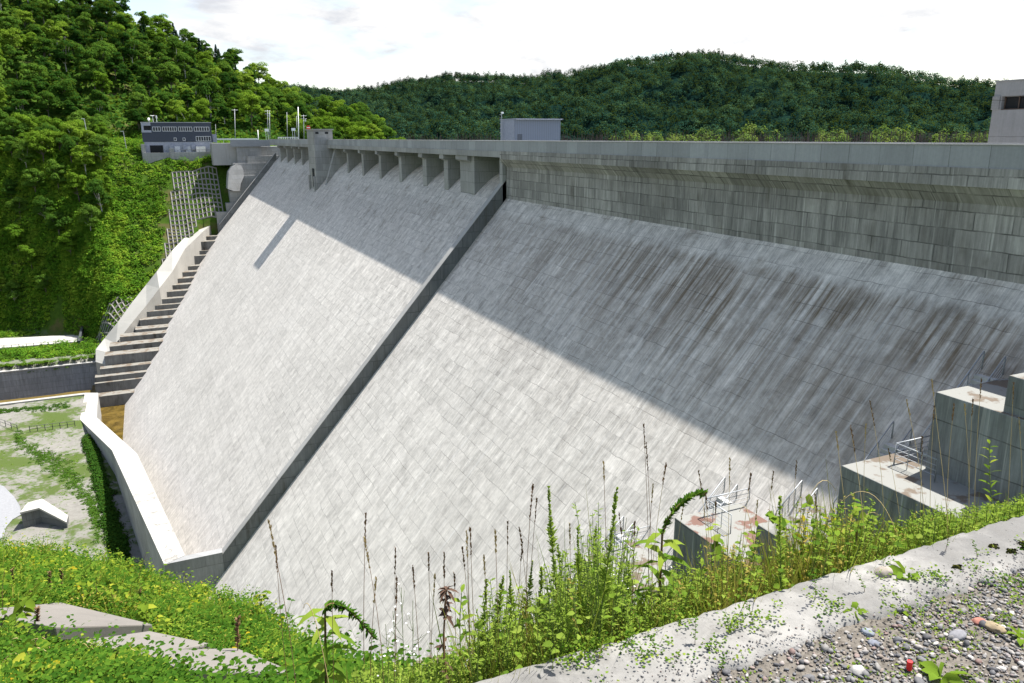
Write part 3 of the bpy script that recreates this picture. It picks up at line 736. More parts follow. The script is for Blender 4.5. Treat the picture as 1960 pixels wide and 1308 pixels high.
tag(MB().box(HX(660), HX(766), 303.4, 304.7, HZ(556), HZ(482)).build('storage_container', plain('cream_white', (.72, .70, .64))), 'small cream white box unit parked in front of the grey ground floor', 'container')
for (cx_, top, lab, kind) in ((181, 150, 'white ball shaped antenna on the left end of the dark building roof', 'ball'), (226, 122, 'thin T shaped antenna mast on the dark building roof', 'T'), (266, 130, 'thin rooftop mast with a small white head, right of the T shaped one', 'v')):
    m_ = empty('roof_antenna', (HX(cx_), 307, HZ(200))); tag(m_, lab, 'antenna')
    zt_ = HZ(top) - .1
    MB().tube([(HX(cx_), 307, HZ(200)), (HX(cx_), 307, zt_)], .07, 5).build('pole', M_frame, m_)
    hd_ = MB()
    if kind == 'ball':
        for k in range(-3, 4):
            pass
        N_ = 8
        for a in range(N_):
            for b_ in range(5):
                t0, t1 = pi * b_ / 5, pi * (b_ + 1) / 5; f0, f1 = 2 * pi * a / N_, 2 * pi * (a + 1) / N_
                S = lambda t, f: (HX(cx_) + .45 * sin(t) * cos(f), 307 + .45 * sin(t) * sin(f), zt_ - .3 + .45 * cos(t))
                hd_.quad(S(t0, f0), S(t1, f0), S(t1, f1), S(t0, f1))
    elif kind == 'T': hd_.tube([(HX(cx_) - .75, 307, zt_), (HX(cx_) + .6, 307, zt_ + .02)], .08, 5)
    else:
        hd_.tube([(HX(cx_) - .3, 307, zt_ - .5), (HX(cx_) + .3, 307, zt_ - .5)], .06, 5); hd_.box(HX(cx_) - .18, HX(cx_) + .18, 306.9, 307.1, zt_ - .2, zt_ + .35)
    hd_.build('antenna_head', M_white, m_, smooth=(kind == 'ball'))
# forecourt walls
rw = empty('forecourt_wall', (11, 302, -7)); tag(rw, 'pale concrete retaining wall stepping down under the dark building', 'wall')
MB().box(HX(72), HX(368), 302.0, 302.6, -14, HZ(548)).build('wall_face', M_conc, rw)
MB().box(HX(368), HX(880), 301.9, 302.6, -16, HZ(545)).build('wall_face', M_conc, rw)
MB().box(HX(362), HX(412), 301.75, 302.7, -16, HZ(500)).build('pillar', M_conc, rw)
MB().box(HX(64), HX(110), 302.6, 305, -9, HZ(450)).build('wall_face', M_conc, rw)
fr = MB()
for k in range(15):
    x_ = HX(290 + k * 40); fr.box(x_, x_ + .06, 302.2, 302.26, HZ(548), HZ(518))
fr.tube([(HX(290), 302.23, HZ(518)), (HX(870), 302.23, HZ(518))], .05, 4)
fo_ = fr.build('forecourt_fence', M_fence); tag(fo_, 'thin dark railing on top of the retaining wall before the dark building', 'railing')

# road rail, poles, small signs
gr = empty('guard_rail', (26, 322, -1.8)); tag(gr, 'white steel guard rail curving along the road right of the dark building', 'guard rail')
a_, b_ = on_y(414, 266, 322.), on_y(492, 262.5, 322.)
MB().box(a_.x, b_.x, 322., 322.1, a_.z - .45, a_.z + .15).build('rail', M_white, gr)
for k in range(7):
    x_ = a_.x + (b_.x - a_.x) * k / 6; MB().box(x_, x_ + .15, 322.1, 322.2, -2.4, a_.z).build('post', M_white, gr)
cf = empty('crest_fence', (45, 290, -.4)); tag(cf, 'cream slatted fence panel on the crest road left of the gate tower', 'fence')
a_, b_ = on_y(531, 266.8, 300.), on_y(572, 267.8, 296.)
MB().box(a_.x, b_.x, 298, 298.12, .1, .25).build('rail', M_white, cf); MB().box(a_.x, b_.x, 298, 298.12, -.95, -.8).build('rail', M_white, cf)
for k in range(12):
    x_ = a_.x + (b_.x - a_.x) * k / 11; MB().box(x_ - .1, x_ + .1, 297.9, 298.0, -1.2, .25).build('slat', M_white, cf)
M_pole = plain('pole_concrete', (.42, .43, .43), .7)
for i, (px, ty_, by_, Yp, r_, lab, arm) in enumerate([
        (449, 209, 266, 330, .22, 'grey utility pole with a cross arm right of the dark building', 1), (512, 211, 262, 335, .2, 'grey twin utility pole with transformer head above the road', 2),
        (515.5, 212, 262, 335, .2, 'second pole of the twin utility pole above the road', 0), (549, 215, 262, 340, .17, 'thin grey pole between the twin poles and the tall bright pole', 0),
        (570.5, 205, 262, 318, .3, 'tall bright concrete pole left of the gate tower', 0), (567.5, 222, 262, 345, .12, 'thin dark pole just left of the tall bright pole', 0), (581, 220, 262, 330, .18, 'short dark utility pole right of the tall bright pole', 2),
        (412.5, 238, 266, 318, .1, 'thin lamp pole at the right corner of the dark building', 0), (493.5, 249, 263, 325, .3, 'stubby white marker post on the road verge', 0)]):
    t_, b__ = on_y(px, ty_, Yp), on_y(px, by_, Yp)
    po = empty('utility_pole', (b__.x, Yp, b__.z)); tag(po, lab, 'pole', 'poles along the road on the left bank')
    MB().tube([(b__.x, Yp, b__.z - 4), (t_.x, Yp, t_.z)], r_ * .7, 7, r_ * .5).build('pole', M_white if i in (4, 8) else M_pole, po, smooth=True)
    if arm:
        am = MB()
        for h_ in ((.4,) if arm == 1 else (.4, 1.5)): am.tube([(t_.x - 1.1, Yp - .1, t_.z - h_), (t_.x + 1.1, Yp - .1, t_.z - h_)], .09, 5)
        if arm == 2: am.tube([(t_.x + .5, Yp - .2, t_.z - 2.6), (t_.x + .5, Yp - .2, t_.z - 1.7)], .3, 7)
        am.build('cross_arm', M_pole, po)
for px, ty_, by_, lab in ((161, 228, 250, 'grey street lamp rising out of the trees left of the dark building'), (236, 252, 275, 'small lamp post standing in the brush left of the dark building')):
    t_ = on_y(px, ty_, 312.); lp = empty('street_lamp', (t_.x, 312, t_.z - 9)); tag(lp, lab, 'street lamp', 'street lamps left of the dark building')
    MB().tube([(t_.x + .6, 312, t_.z - 12), (t_.x, 312, t_.z - .3), (t_.x - .1, 312, t_.z)], .11, 6).build('pole', M_pole, lp); MB().box(t_.x - .9, t_.x + .15, 311.85, 312.15, t_.z, t_.z + .16).build('lamp_head', M_white, lp)
for px, y_, lab in ((510.5, 249.5, 'small blank white sign board on two legs by the road, left one'), (561.5, 248, 'small blank white sign board on two legs near the tall bright pole')):
    c_ = on_y(px, y_, 315.); so_ = empty('sign_board', (c_.x, 315, -1.8)); tag(so_, lab, 'sign', 'white sign boards by the road')
    MB().box(c_.x - .75, c_.x + .75, 314.95, 315., c_.z - .5, c_.z + .5).build('board', M_white, so_)
    for s_ in (-.4, .4): MB().box(c_.x + s_ - .06, c_.x + s_ + .06, 315., 315.1, -2.2, c_.z).build('leg', M_white, so_)
c_ = on_y(590, 244.5, 215.); sg_ = empty('red_sign', (c_.x, 215, -1)); tag(sg_, 'small round red and white marker on a post behind the gate tower', 'marker')  # small red and white sign on a post, not a lamp
MB().tube([(c_.x, 215, -1), (c_.x, 215, c_.z)], .06, 5).build('post', M_pole, sg_)
MB().tube([(c_.x, 214.9, c_.z), (c_.x, 214.8, c_.z)], .55, 14).build('disc', plain('signal_red', (.5, .04, .03), .5), sg_)
MB().box(c_.x - .4, c_.x + .4, 214.74, 214.79, c_.z - .1, c_.z + .1).build('bar', M_white, sg_)

# cast concrete slope frames
def slope_frame(cells, du, name_label, ang=0., wdt=.17):
    """cells: function (x,y)->bool; members follow the terrain"""
    f = MB(); c, s_ = cos(ang), sin(ang); (xa, xb, ya, yb, fn) = cells
    cx, cy = (xa + xb) / 2, (ya + yb) / 2; R = max(xb - xa, yb - ya) * .75
    nseg = int(2 * R / du) + 1
    def pt(u, v): return cx + u * c - v * s_, cy + u * s_ + v * c
    for dirn in (0, 1):
        for i in range(nseg):
            a = -R + i * du
            for j in range(nseg - 1):
                b0, b1 = -R + j * du, -R + (j + 1) * du
                (x0_, y0_) = pt(a, b0) if dirn else pt(b0, a); (x1_, y1_) = pt(a, b1) if dirn else pt(b1, a)
                if not (fn(x0_, y0_) and fn(x1_, y1_)): continue
                h0, h1 = float(Hf(x0_, y0_)) + .42, float(Hf(x1_, y1_)) + .42
                tx, ty_ = x1_ - x0_, y1_ - y0_; L = hypot(tx, ty_); px_, py_ = -ty_ / L * wdt, tx / L * wdt
                dd = .003 * dirn
                f.quad((x0_ - px_, y0_ - py_, h0 + dd), (x0_ + px_, y0_ + py_, h0 + dd), (x1_ + px_, y1_ + py_, h1 + dd), (x1_ - px_, y1_ - py_, h1 + dd))
                for sg in (-1, 1):
                    f.quad((x0_ + sg * px_, y0_ + sg * py_, h0 + dd), (x1_ + sg * px_, y1_ + sg * py_, h1 + dd), (x1_ + sg * px_, y1_ + sg * py_, h1 - .45), (x0_ + sg * px_, y0_ + sg * py_, h0 - .45))
    o = f.build('slope_frame', M_pale2); tag(o, name_label, 'retaining grid'); return o
M_pale2 = plain('weathered_frame_concrete', (.21, .20, .185), .9)
xo_ = lambda y: np.interp(y, WL[:, 1], WL[:, 0])
slope_frame((6, 32, 264, 299, lambda x, y: x > 8.3 - (299 - y) * .25 and x < min(28.2, xo_(y) + (8 if y > 284 else -.5)) and y < 298.6 and y > 263), 1.3, 'large square grid of concrete beams on the steep bank under the dark building')
slope_frame((-22, -2, 248, 264, lambda x, y: y > 250.5 and y < 262 and x > -19 and x < xo_(y) - 1.2 and x + y > 236), 1.3, 'small patch of concrete beam grid low on the bank, left of the cascade wall', .5)
slope_frame((-2, 12, 256, 276, lambda x, y: y > 258 and y < 275 and x > 3 and x < xo_(y) - 1.), 1.3, 'narrow strip of concrete beam grid beside the top of the cascade wall')

# ------------------------------------------------------------------ foliage builders
def unit(v): return v / np.maximum(np.linalg.norm(v, axis=1, keepdims=True), 1e-9)
def rhombs(P, N, L, W):
    """flat leaf-clump quads at P, facing N"""
    n = len(P); r = unit(rng.normal(size=(n, 3))); T = unit(np.cross(N, r)); B = np.cross(N, T)
    L = np.asarray(L).reshape(-1, 1) * np.ones((n, 1)); W = np.asarray(W).reshape(-1, 1) * np.ones((n, 1))
    V = np.stack([P - T * L, P - B * W + N * L * .15, P + T * L, P + B * W + N * L * .1], 1).reshape(-1, 3)
    return V, np.arange(4 * n).reshape(-1, 4)
def leaf_mat(name, c1, c2, c3=None, trans=.3, obj=.35, attr=None):
    m = bpy.data.materials.new(name); m.use_nodes = True; T = NT(m.node_tree)
    for n in list(T.nt.nodes): T.nt.nodes.remove(n)
    ri = T.add('ShaderNodeNewGeometry').outputs['Random Per Island']; ob = T.add('ShaderNodeObjectInfo').outputs['Random']
    f = T.m('ADD', T.m('MULTIPLY', ri, 1 - obj), T.m('MULTIPLY', ob, obj))
    st = [(0.15, tuple(c1)), (.65, tuple(c2))] + ([(.93, tuple(c3))] if c3 else [])
    if attr:
        at = T.add('ShaderNodeAttribute', attribute_name='tone').outputs['Fac']; f = T.m('ADD', T.m('MULTIPLY', ri, .12), T.m('MULTIPLY', at, .88))
    col = T.ramp(f, st)
    d1 = T.add('ShaderNodeBsdfDiffuse', {'Color': col}); t1 = T.add('ShaderNodeBsdfTranslucent', {'Color': T.mix(.35, col, (.30, .42, .03, 1))})
    ms = T.add('ShaderNodeMixShader', {0: trans, 1: d1.outputs[0], 2: t1.outputs[0]})
    T.nt.links.new(ms.outputs[0], T.add('ShaderNodeOutputMaterial').inputs[0]); return m
M_bark = plain('bark', (.12, .10, .085), .95, 0, .3, 4.); M_birch = plain('pale_bark', (.42, .40, .37), .9, 0, .3, 6.)
TONES = {'lime': leaf_mat('leaves_lime', (.06, .13, .012), (.125, .215, .02), (.19, .27, .035), .34, .6),
         'mid': leaf_mat('leaves_mid', (.028, .075, .012), (.065, .135, .018), (.11, .185, .028), .3, .6),
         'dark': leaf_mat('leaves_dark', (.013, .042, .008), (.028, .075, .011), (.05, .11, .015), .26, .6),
         'conifer': leaf_mat('needles', (.008, .028, .014), (.016, .048, .020), None, .12, .5)}
def crown_geo(R, H, nb, nq, size, flat=.75):
    c = []
    while len(c) < nb:
        p = rng.uniform(-1, 1, 3)
        if np.linalg.norm(p) < 1: c.append(p)
    c = np.array(c) * [R * .72, R * .72, H * .38] + [0, 0, H * .62]
    c[:, 2] = np.maximum(c[:, 2], H * .28)
    rb = rng.uniform(.26, .44, nb) * R
    k = rng.integers(0, nb, nq); D = unit(rng.normal(size=(nq, 3))); D[:, 2] = np.abs(D[:, 2]) * .9 - .25 * rng.random(nq); D = unit(D)
    P = c[k] + D * rb[k][:, None] * rng.uniform(.7, 1.08, (nq, 1)) * [1, 1, flat]
    N = unit(D * .8 + [0, 0, .45] + rng.normal(size=(nq, 3)) * .3)
    s = size * rng.uniform(.6, 1.3, nq)
    return rhombs(P, N, s, s * .62), c, rb
def make_tree(kind, tone, R, H, seed):
    global rng
    old = rng; rng = np.random.default_rng(seed)
    t = empty(kind, (0, 0, 0))
    if kind == 'conifer_tree':
        n = 1500; z = rng.random(n) ** .75; zz_ = .1 + .9 * z; tier = np.floor(zz_ * 14) / 14 + rng.normal(size=n) * .012
        rad = R * (1.03 - zz_) * rng.uniform(.35, 1.05, n); an = rng.random(n) * 6.283
        P = np.stack([np.cos(an) * rad, np.sin(an) * rad, tier * H - rad * .28], 1); N = unit(np.stack([np.cos(an) * .5, np.sin(an) * .5, np.ones(n)], 1) + rng.normal(size=(n, 3)) * .3)
        (V_, F_) = rhombs(P, N, .55 * np.ones(n), .22 * np.ones(n)); np_mesh('crown', V_, F_, TONES[tone], t, world_pts=False)
        MB().tube([(0, 0, -1.5), (0, 0, H * .97)], .22, 6, .03).build('trunk', M_bark, t, world_pts=False)
    else:
        (V_, F_), c, rb = crown_geo(R, H, 20, 4600, .31); np_mesh('crown', V_, F_, TONES[tone], t, world_pts=False)
        b = MB(); b.tube([(0, 0, -2), (.1, .05, H * .3), (.25, -.1, H * .72)], .24, 6, .07)
        for q in c[:8]: b.tube([(.1, 0, H * .3), tuple((q + [0, 0, H * .3]) * .5), tuple(q)], .11, 5, .03)
        b.build('trunk', M_birch if seed % 3 == 0 else M_bark, t, world_pts=False)
    rng = old; return t
protos = {}
def copy_tree(o):
    c = o.copy(); C.objects.link(c)
    for ch in list(o.children):
        k = ch.copy(); C.objects.link(k); k.parent = c
    return c
_used = {}
def place_tree(key, x, y, sc_, label, group, cat='tree', dz=-.3, sz=None):
    kind, tone, v_ = key
    if key not in protos:
        R, H = {'broadleaf_tree': (4.9, 11.5), 'conifer_tree': (4.0, 12.)}[kind]
        protos[key] = make_tree(kind, tone, R * (1 + .12 * (v_ - 1)), H, 100 + v_ * 13 + len(tone)); o = protos[key]
    else: o = copy_tree(protos[key])
    o.location = (x, y, float(Hf(x, y)) + dz); o.scale = (sc_, sc_, sc_ * (sz or random.uniform(.9, 1.15))); o.rotation_euler = (random.uniform(-.05, .05), random.uniform(-.05, .05), random.uniform(0, 6.28))
    tag(o, label, cat, group); return o
# wooded hill on the left bank
R2 = random.Random(5); pts = []
def ok(x, y, d_): return all((x - a) ** 2 + (y - b) ** 2 > d_ * d_ for a, b in pts)
def in_frame(x, y, z, mrg=25):
    d_ = Vector((x, y, z)); w_ = d_.dot(cw); px = 980 + F * d_.dot(cr) / w_; py = 654 - F * d_.dot(cu) / w_
    return -mrg < px < 1960 + mrg and -mrg * 1.5 < py < 1308, px, py
cand = 0; trees = []
while cand < 9000 and len(trees) < 262:
    cand += 1; y = R2.uniform(343, 520); a = R2.uniform(-.135, .30); x = a * y
    yr = np.interp(a, [.05, .3], [500., 430.])
    if y > yr + 6: continue
    z = float(Hf(x, y)); vis, px, py = in_frame(x, y, z + 8)
    if not vis or (z + 13) / y < -.03: continue
    # keep the road cutting above the guard rail open
    if y < 352 and 410 < px < 575: continue
    d_ = 7.4 + 2.5 * R2.random()
    if not ok(x, y, d_): continue
    pts.append((x, y)); trees.append((x, y, px, py, (y - 338) / (yr - 338)))
for i, (x, y, px, py, s) in enumerate(trees):
    nz_ = float(wn(x, y, 45, 6)); r_ = R2.random()
    if (s > .66 and px > 230 and r_ < .55) or (px < 560 and s > .6 and R2.random() < .25):
        place_tree(('conifer_tree', 'conifer', R2.randint(0, 1)), x, y, R2.uniform(.6, .85), 'dark conifer among the trees along the hill ridge, left of the far hills', 'conifers on the hill ridge'); continue
    if px > 575: tone, lab, g = ('lime' if nz_ + r_ > .35 else 'mid'), 'bright green broadleaf tree on the spur beyond the gate tower', 'broadleaf trees on the spur'
    elif nz_ + (r_ - .5) * 1.2 > .35: tone, lab, g = 'lime', 'lime green broadleaf tree on the hill above the dark building', 'lime green trees on the hill'
    elif nz_ + (r_ - .5) * 1.2 > -.15: tone, lab, g = 'mid', 'mid green broadleaf tree on the hill above the dark building', 'mid green trees on the hill'
    else: tone, lab, g = 'dark', 'dark green broadleaf tree on the hill above the dark building', 'dark green trees on the hill'
    if px > 575: lab = lab.replace('bright green', 'lime green' if tone == 'lime' else 'mid green'); g += ', ' + tone
    place_tree(('broadleaf_tree', tone, R2.randint(0, 2)), x, y, R2.uniform(.78, 1.2), lab, g)
# lower trees at the left edge
low = []
cand = 0
while cand < 6000 and len(low) < 108:
    cand += 1; x = R2.uniform(-82, -8); y = R2.uniform(283, 340)
    z = float(Hf(x, y)); vis, px, py = in_frame(x, y, z + 5)
    if not vis or px > 195 - max(0, py - 430) * .7 or py > 570: continue
    if not all((x - a) ** 2 + (y - b) ** 2 > 5.0 ** 2 for a, b in low): continue
    low.append((x, y)); tone = R2.choice(['mid', 'mid', 'lime', 'lime'])
    place_tree(('broadleaf_tree', tone, R2.randint(0, 2)), x, y, R2.uniform(.62, .88), {'mid': 'mid green', 'lime': 'lime green', 'dark': 'dark green'}[tone] + ' broadleaf tree on the lower slope at the left edge', tone + ' trees on the lower left slope')
# undergrowth between the trees and brush on the open bank
def scatter_quads(n, fx, size, up=.9):
    X_, Y_ = fx(n); Z_ = Hf(X_, Y_); P = np.stack([X_, Y_, Z_ + rng.uniform(.1, 1., len(X_)) * size * 1.4], 1)
    N = unit(rng.normal(size=(len(X_), 3)) * .6 + [0, -.25, up]); s = size * rng.uniform(.6, 1.4, len(X_)); return rhombs(P, N, s, s * .6)
def und(n):
    y = rng.uniform(338, 515, n); a = rng.uniform(-.14, .31, n); k = y < np.interp(a, [.05, .3], [505., 435.]); return (a * y)[k], y[k]
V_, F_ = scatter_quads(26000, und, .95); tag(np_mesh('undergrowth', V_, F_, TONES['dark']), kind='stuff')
def clumps(cx, cy, r, n_each, size, hgt=.8, zf=None):
    n = len(cx) * n_each; k = np.repeat(np.arange(len(cx)), n_each); D = unit(rng.normal(size=(n, 3))); D[:, 2] = np.abs(D[:, 2])
    rr_ = r[k] * rng.uniform(.75, 1.05, n); P = np.stack([cx[k], cy[k], Hf(cx, cy)[k] - .15], 1) + D * rr_[:, None] * [1, 1, hgt]
    N = unit(D * .7 + [0, 0, .55] + rng.normal(size=(n, 3)) * .4); s = size * rng.uniform(.6, 1.35, n); return rhombs(P, N, s, s * .6)
def bank_pts(n):
    x = rng.uniform(-80, 42, n); y = rng.uniform(246, 343, n); h = Hf(x, y)
    frame = (x > 7.4 - (299 - y) * .25) & (x < 28.5) & (y < 298.5) & (y > 262)
    frame2 = (x > -19) & (x < -4) & (y < 261) & (y > 250)
    build = (x > -1) & (x < 31) & (y > 301.5) & (y < 325)
    road = (y > 316) & (y < 328) & (x > 24); apron = (x < -22) & (y < 281.5) & (y > 262.5)
    k = (h > -70) & ~build & ~road & ~apron & ~(frame & (rng.random(n) < .985)) & ~(frame2 & (rng.random(n) < .85)) & (y > 248)
    return x[k], y[k]
M_brush = leaf_mat('brush_leaves', (.030, .085, .010), (.095, .215, .018), (.21, .31, .03), .34, 0., attr=1)
def patchy(n, each, r0, r1, size, name, gap, t0, t1, hgt=.8):
    x_, y_ = bank_pts(n); q = wn(x_, y_, 9., 11) + .5 * wn(x_, y_, 3.5, 12); k = q > gap; x_, y_, q = x_[k], y_[k], q[k]; nn3 = len(x_)
    V1, F1 = clumps(x_, y_, rng.uniform(r0, r1, nn3) * (1 + .35 * np.clip(q, -.5, 1)), each, size, hgt); o = np_mesh(name, V1, F1, M_brush)
    tone = np.clip(rng.uniform(t0, t1, nn3) + .25 * wn(x_, y_, 14., 13), 0, 1); at = o.data.attributes.new('tone', 'FLOAT', 'FACE'); at.data.foreach_set('value', np.repeat(tone, each).astype(np.float32)); tag(o, kind='stuff')
patchy(22000, 22, .35, 1.1, .27, 'hillside_brush', -.9, .55, 1.)
_bp = bank_pts
def bank_pts(n): x, y = rng.uniform(-52, -12, n), rng.uniform(281, 335, n); return x, y
patchy(9000, 26, .5, 1.4, .32, 'hillside_brush', -2, .6, 1.)
def bank_pts(n):
    x, y = rng.uniform(-28, -8, n), rng.uniform(258, 290, n); h = Hf(x, y); k = (h > -59) & (h < -20) & ~((y < 263) & (x > -20)); return x[k], y[k]
patchy(5000, 26, .5, 1.3, .3, 'hillside_brush', -2, .5, 1.)
bank_pts = _bp
patchy(5200, 60, .9, 2.0, .27, 'hillside_shrubs', -.05, .2, .75, 1.05)
x_ = np.array([22., 25, 27.5, 19, 16, 29]); y_ = np.array([300., 300.2, 299.6, 300., 300.4, 298.5]); V1, F1 = clumps(x_, y_, np.array([1.8, 2.0, 2.1, 1.3, 1.2, 1.7]), 260, .25); 
hg = np_mesh('clipped_bush', V1, F1, TONES['lime']); tag(hg, 'low rounded lime green bushes on the mound right under the building wall', kind='stuff')

# ------------------------------------------------------------------ far hills across the reservoir
FA = [-.2, .10, .1648, .2204, .2598, .3150, .3706, .4753, .64, .7766, .85, .9297, 1.1594, 1.30, 1.4316, 1.9]
FE = [.058, .058, .0589, .052, .0568, .066, .0723, .0704, .089, .0976, .088, .0819, .0737, .060, .0529, .040]
def far_h(az_a, r):
    ed = np.interp(az_a, FA, FE)
    ang = np.arctan(az_a); x = r * np.sin(ang); y = r * np.cos(ang)
    rid = 980 + 120 * np.sin(ang * 5 + 1); zr = ed * rid - 7
    s = np.clip((r - 560) / (rid - 560), 0, 1); z = -16 + (zr + 16) * s ** .9
    z = z + wn(x, y, 170, 7) * 13 * np.sin(s * 3.1) + wn(x, y, 60, 8) * 4 * np.sin(s * 3.1) - np.maximum(r - rid, 0) * .3
    return x, y, z
A2, Rr = np.meshgrid(np.tan(np.linspace(-.2, 1.09, 170)), np.concatenate([np.linspace(480, 1130, 70), [1300., 1700.]]))
X_, Y_, Z_ = far_h(A2, Rr); n2, n1_ = A2.shape; ii = np.arange((n2 - 1) * n1_).reshape(n2 - 1, n1_)[:, :-1].ravel()
M_fg = plain('far_hill_ground', (.006, .018, .014), 1.); M_fg.node_tree.nodes['Principled BSDF'].inputs['Specular IOR Level'].default_value = 0
fhill = np_mesh('far_hills', np.stack([X_.ravel(), Y_.ravel(), Z_.ravel()], 1), np.stack([ii, ii + 1, ii + n1_ + 1, ii + n1_], 1), M_fg, smooth=True); tag(fhill, kind='structure')
nt_ = 12500; aa = np.tan(rng.uniform(-.02, 1.06, nt_)); rad = np.sqrt(rng.uniform(558 ** 2, 1120 ** 2, nt_)); x, y, z = far_h(aa, rad)
k = (z / rad > -.03) & (z / np.maximum(rad, 1) > -.035); x, y, z, rad, aa = x[k], y[k], z[k], rad[k], aa[k]
def far_trees(x, y, z, Rm, Hm, nq, size, tone, name, mat):
    n = len(x); kk = np.repeat(np.arange(n), nq); D = unit(rng.normal(size=(n * nq, 3))); D[:, 2] = np.abs(D[:, 2]) * 1.0 - .2
    P = np.stack([x, y, z + Hm * .45], 1)[kk] + D * np.stack([Rm, Rm, Hm * .55], 1)[kk] * rng.uniform(.7, 1.05, (n * nq, 1))
    N = unit(D * .8 + [0, 0, .4] + rng.normal(size=(n * nq, 3)) * .22); s = size * rng.uniform(.6, 1.3, n * nq)
    V_, F_ = rhombs(P, N, s, s * .65); o = np_mesh(name, V_, F_, mat)
    at = o.data.attributes.new('tone', 'FLOAT', 'FACE'); at.data.foreach_set('value', np.asarray(tone, np.float32)[kk]); return o
n = len(x); con = rng.random(n) < .22 + .25 * (wn(x, y, 150, 9) > .2)
Rm = np.where(con, rng.uniform(2.2, 3.2, n), rng.uniform(4.6, 7., n)); Hm = np.where(con, rng.uniform(11, 16, n), rng.uniform(8, 12, n))
tone = np.clip(rng.random(n) * .75 + .12 * wn(x, y, 110, 4) + .15, 0, 1) * np.where(con, .25, 1.)
M_far = leaf_mat('far_leaves', (.006, .023, .019), (.020, .056, .034), (.055, .105, .048), .15, 0., attr=1)  # blue-green leaf colour stands in for distance haze
tag(far_trees(x, y, z, Rm, Hm, 105, .66, tone, 'far_forest', M_far), kind='stuff')
# pale shoreline trees and bare brown trunks at the water's edge
ns = 420; aa = rng.uniform(.62, 1.5, ns); keep = (wn(aa * 300, aa * 0, 60, 12) > -.25); aa = aa[keep]; rad = rng.uniform(545, 590, len(aa)); x, y, z = far_h(aa, rad); z = np.maximum(z, -13)
tag(far_trees(x, y, z, rng.uniform(3, 5, len(aa)), rng.uniform(11, 17, len(aa)), 60, .9, rng.uniform(.2, 1., len(aa)), 'shoreline_trees', leaf_mat('shore_leaves', (.045, .09, .025), (.09, .15, .04), (.15, .19, .05), .3, 0., attr=1)), kind='stuff')
aa = rng.uniform(.30, 1.5, 2600); rad = rng.uniform(538, 575, len(aa)); x, y, z = far_h(aa, rad); z = np.maximum(z, -14); n = len(aa)
h_ = rng.uniform(9, 17, n); w_ = .22; L_ = rng.normal(size=(n, 2)) * .8
P0_ = np.stack([x, y, z], 1); P1_ = np.stack([x + L_[:, 0], y + L_[:, 1], z + h_], 1); dx_ = np.array([.75, -.66, 0]) * w_
V_ = np.stack([P0_ - dx_, P0_ + dx_, P1_ + dx_ * .3, P1_ - dx_ * .3, P0_ + [0, 0, 0] , P0_ + [.2, .25, 0], P1_ + [.1, .1, 0], P1_], 1).reshape(-1, 3)
tag(np_mesh('drowned_trunks', V_, np.arange(8 * n).reshape(-1, 4), plain('brown_trunks', (.13, .095, .08), .95, 0, .4, .2)), kind='stuff')

# ------------------------------------------------------------------ foreground: kerb, gravel, plants
def kerb():
    xs_ = np.arange(-6, 12, .02); prof = np.array([(1.55, -2.1), (1.60, -1.68), (1.625, -1.612), (1.66, -1.601), (1.70, -1.598), (1.74, -1.597), (1.78, -1.597), (1.82, -1.598), (1.86, -1.60), (1.895, -1.606), (1.915, -1.63), (1.92, -1.70), (1.925, -2.4), (1.93, -4.)])
    m_, n_ = len(prof), len(xs_); Xg = np.repeat(xs_, m_); Yg = np.tile(prof[:, 0], n_); Zg = np.tile(prof[:, 1], n_)
    nz_ = wn(Xg, Yg, .23, 1) * .003 + wn(Xg, Yg, .9, 3) * .002
    edge = np.exp(-((Yg - 1.90) / .03) ** 2); Yg = Yg + np.where(Yg < 1.7, wn(Xg, Xg * 0, .45, 6) * .025, 0); Zg = Zg + nz_ * .7 - edge * np.maximum(0, wn(Xg, Xg * 0, .16, 4)) * .012; Yg = Yg + nz_ * .8 - edge * np.maximum(0, wn(Xg, Xg * 0 + 3, .21, 5)) * .010
    V_ = np.stack([Xg, Yg, Zg], 1); i0 = (np.arange(n_ - 1)[:, None] * m_ + np.arange(m_ - 1)[None, :]).ravel()
    return V_, np.stack([i0, i0 + m_, i0 + m_ + 1, i0 + 1], 1)
def kerb_mat():
    m, T, b = new_mat('old_kerb_concrete'); P = T.pos()
    n1 = T.noise(P, 3., 6, .65); n2 = T.noise(P, 22., 5, .7); n3 = T.noise(P, 120., 4, .7)
    col = T.mix(T.rng(n1, .3, .7), (.175, .17, .158), (.30, .292, .27))
    col = T.mix(T.ramp(n2, [(.30, .7), (.42, 0.)]), col, (.12, .11, .10, 1))
    col = T.mix(T.ramp(T.noise(P, 1.3, 6, .7), [(.47, 0.), (.60, .8)]), col, (.10, .098, .092, 1))
    col = T.mix(T.ramp(T.noise(P, 7., 6, .7, .5), [(.50, 0.), (.62, .65)]), col, (.12, .115, .105, 1))
    vor = T.add('ShaderNodeTexVoronoi', {'Vector': P, 'Scale': 55.}).outputs['Distance']
    pit = T.m('MULTIPLY', T.ramp(vor, [(.10, 1.), (.2, 0.)]), T.ramp(n2, [(.5, 0.), (.56, 1.)]))
    col = T.mix(T.m('MULTIPLY', pit, .85), col, (.05, .045, .04, 1))
    col = T.mix(T.rng(n3, .25, .75, 0., .35), col, (.16, .155, .145, 1))
    T.nt.links.new(col, b.inputs['Base Color']); b.inputs['Roughness'].default_value = .95
    h = T.m('ADD', T.m('ADD', T.m('MULTIPLY', n2, .5), T.m('MULTIPLY', n3, .3)), T.m('MULTIPLY', pit, -1.))
    T.nt.links.new(T.add('ShaderNodeBump', {'Height': h, 'Strength': .7, 'Distance': .009}).outputs[0], b.inputs['Normal']); return m
V_, F_ = kerb(); ko = np_mesh('kerb_wall', V_, F_, kerb_mat(), smooth=True); tag(ko, 'old pitted pale concrete kerb running across the foreground beside the gravel', 'kerb')

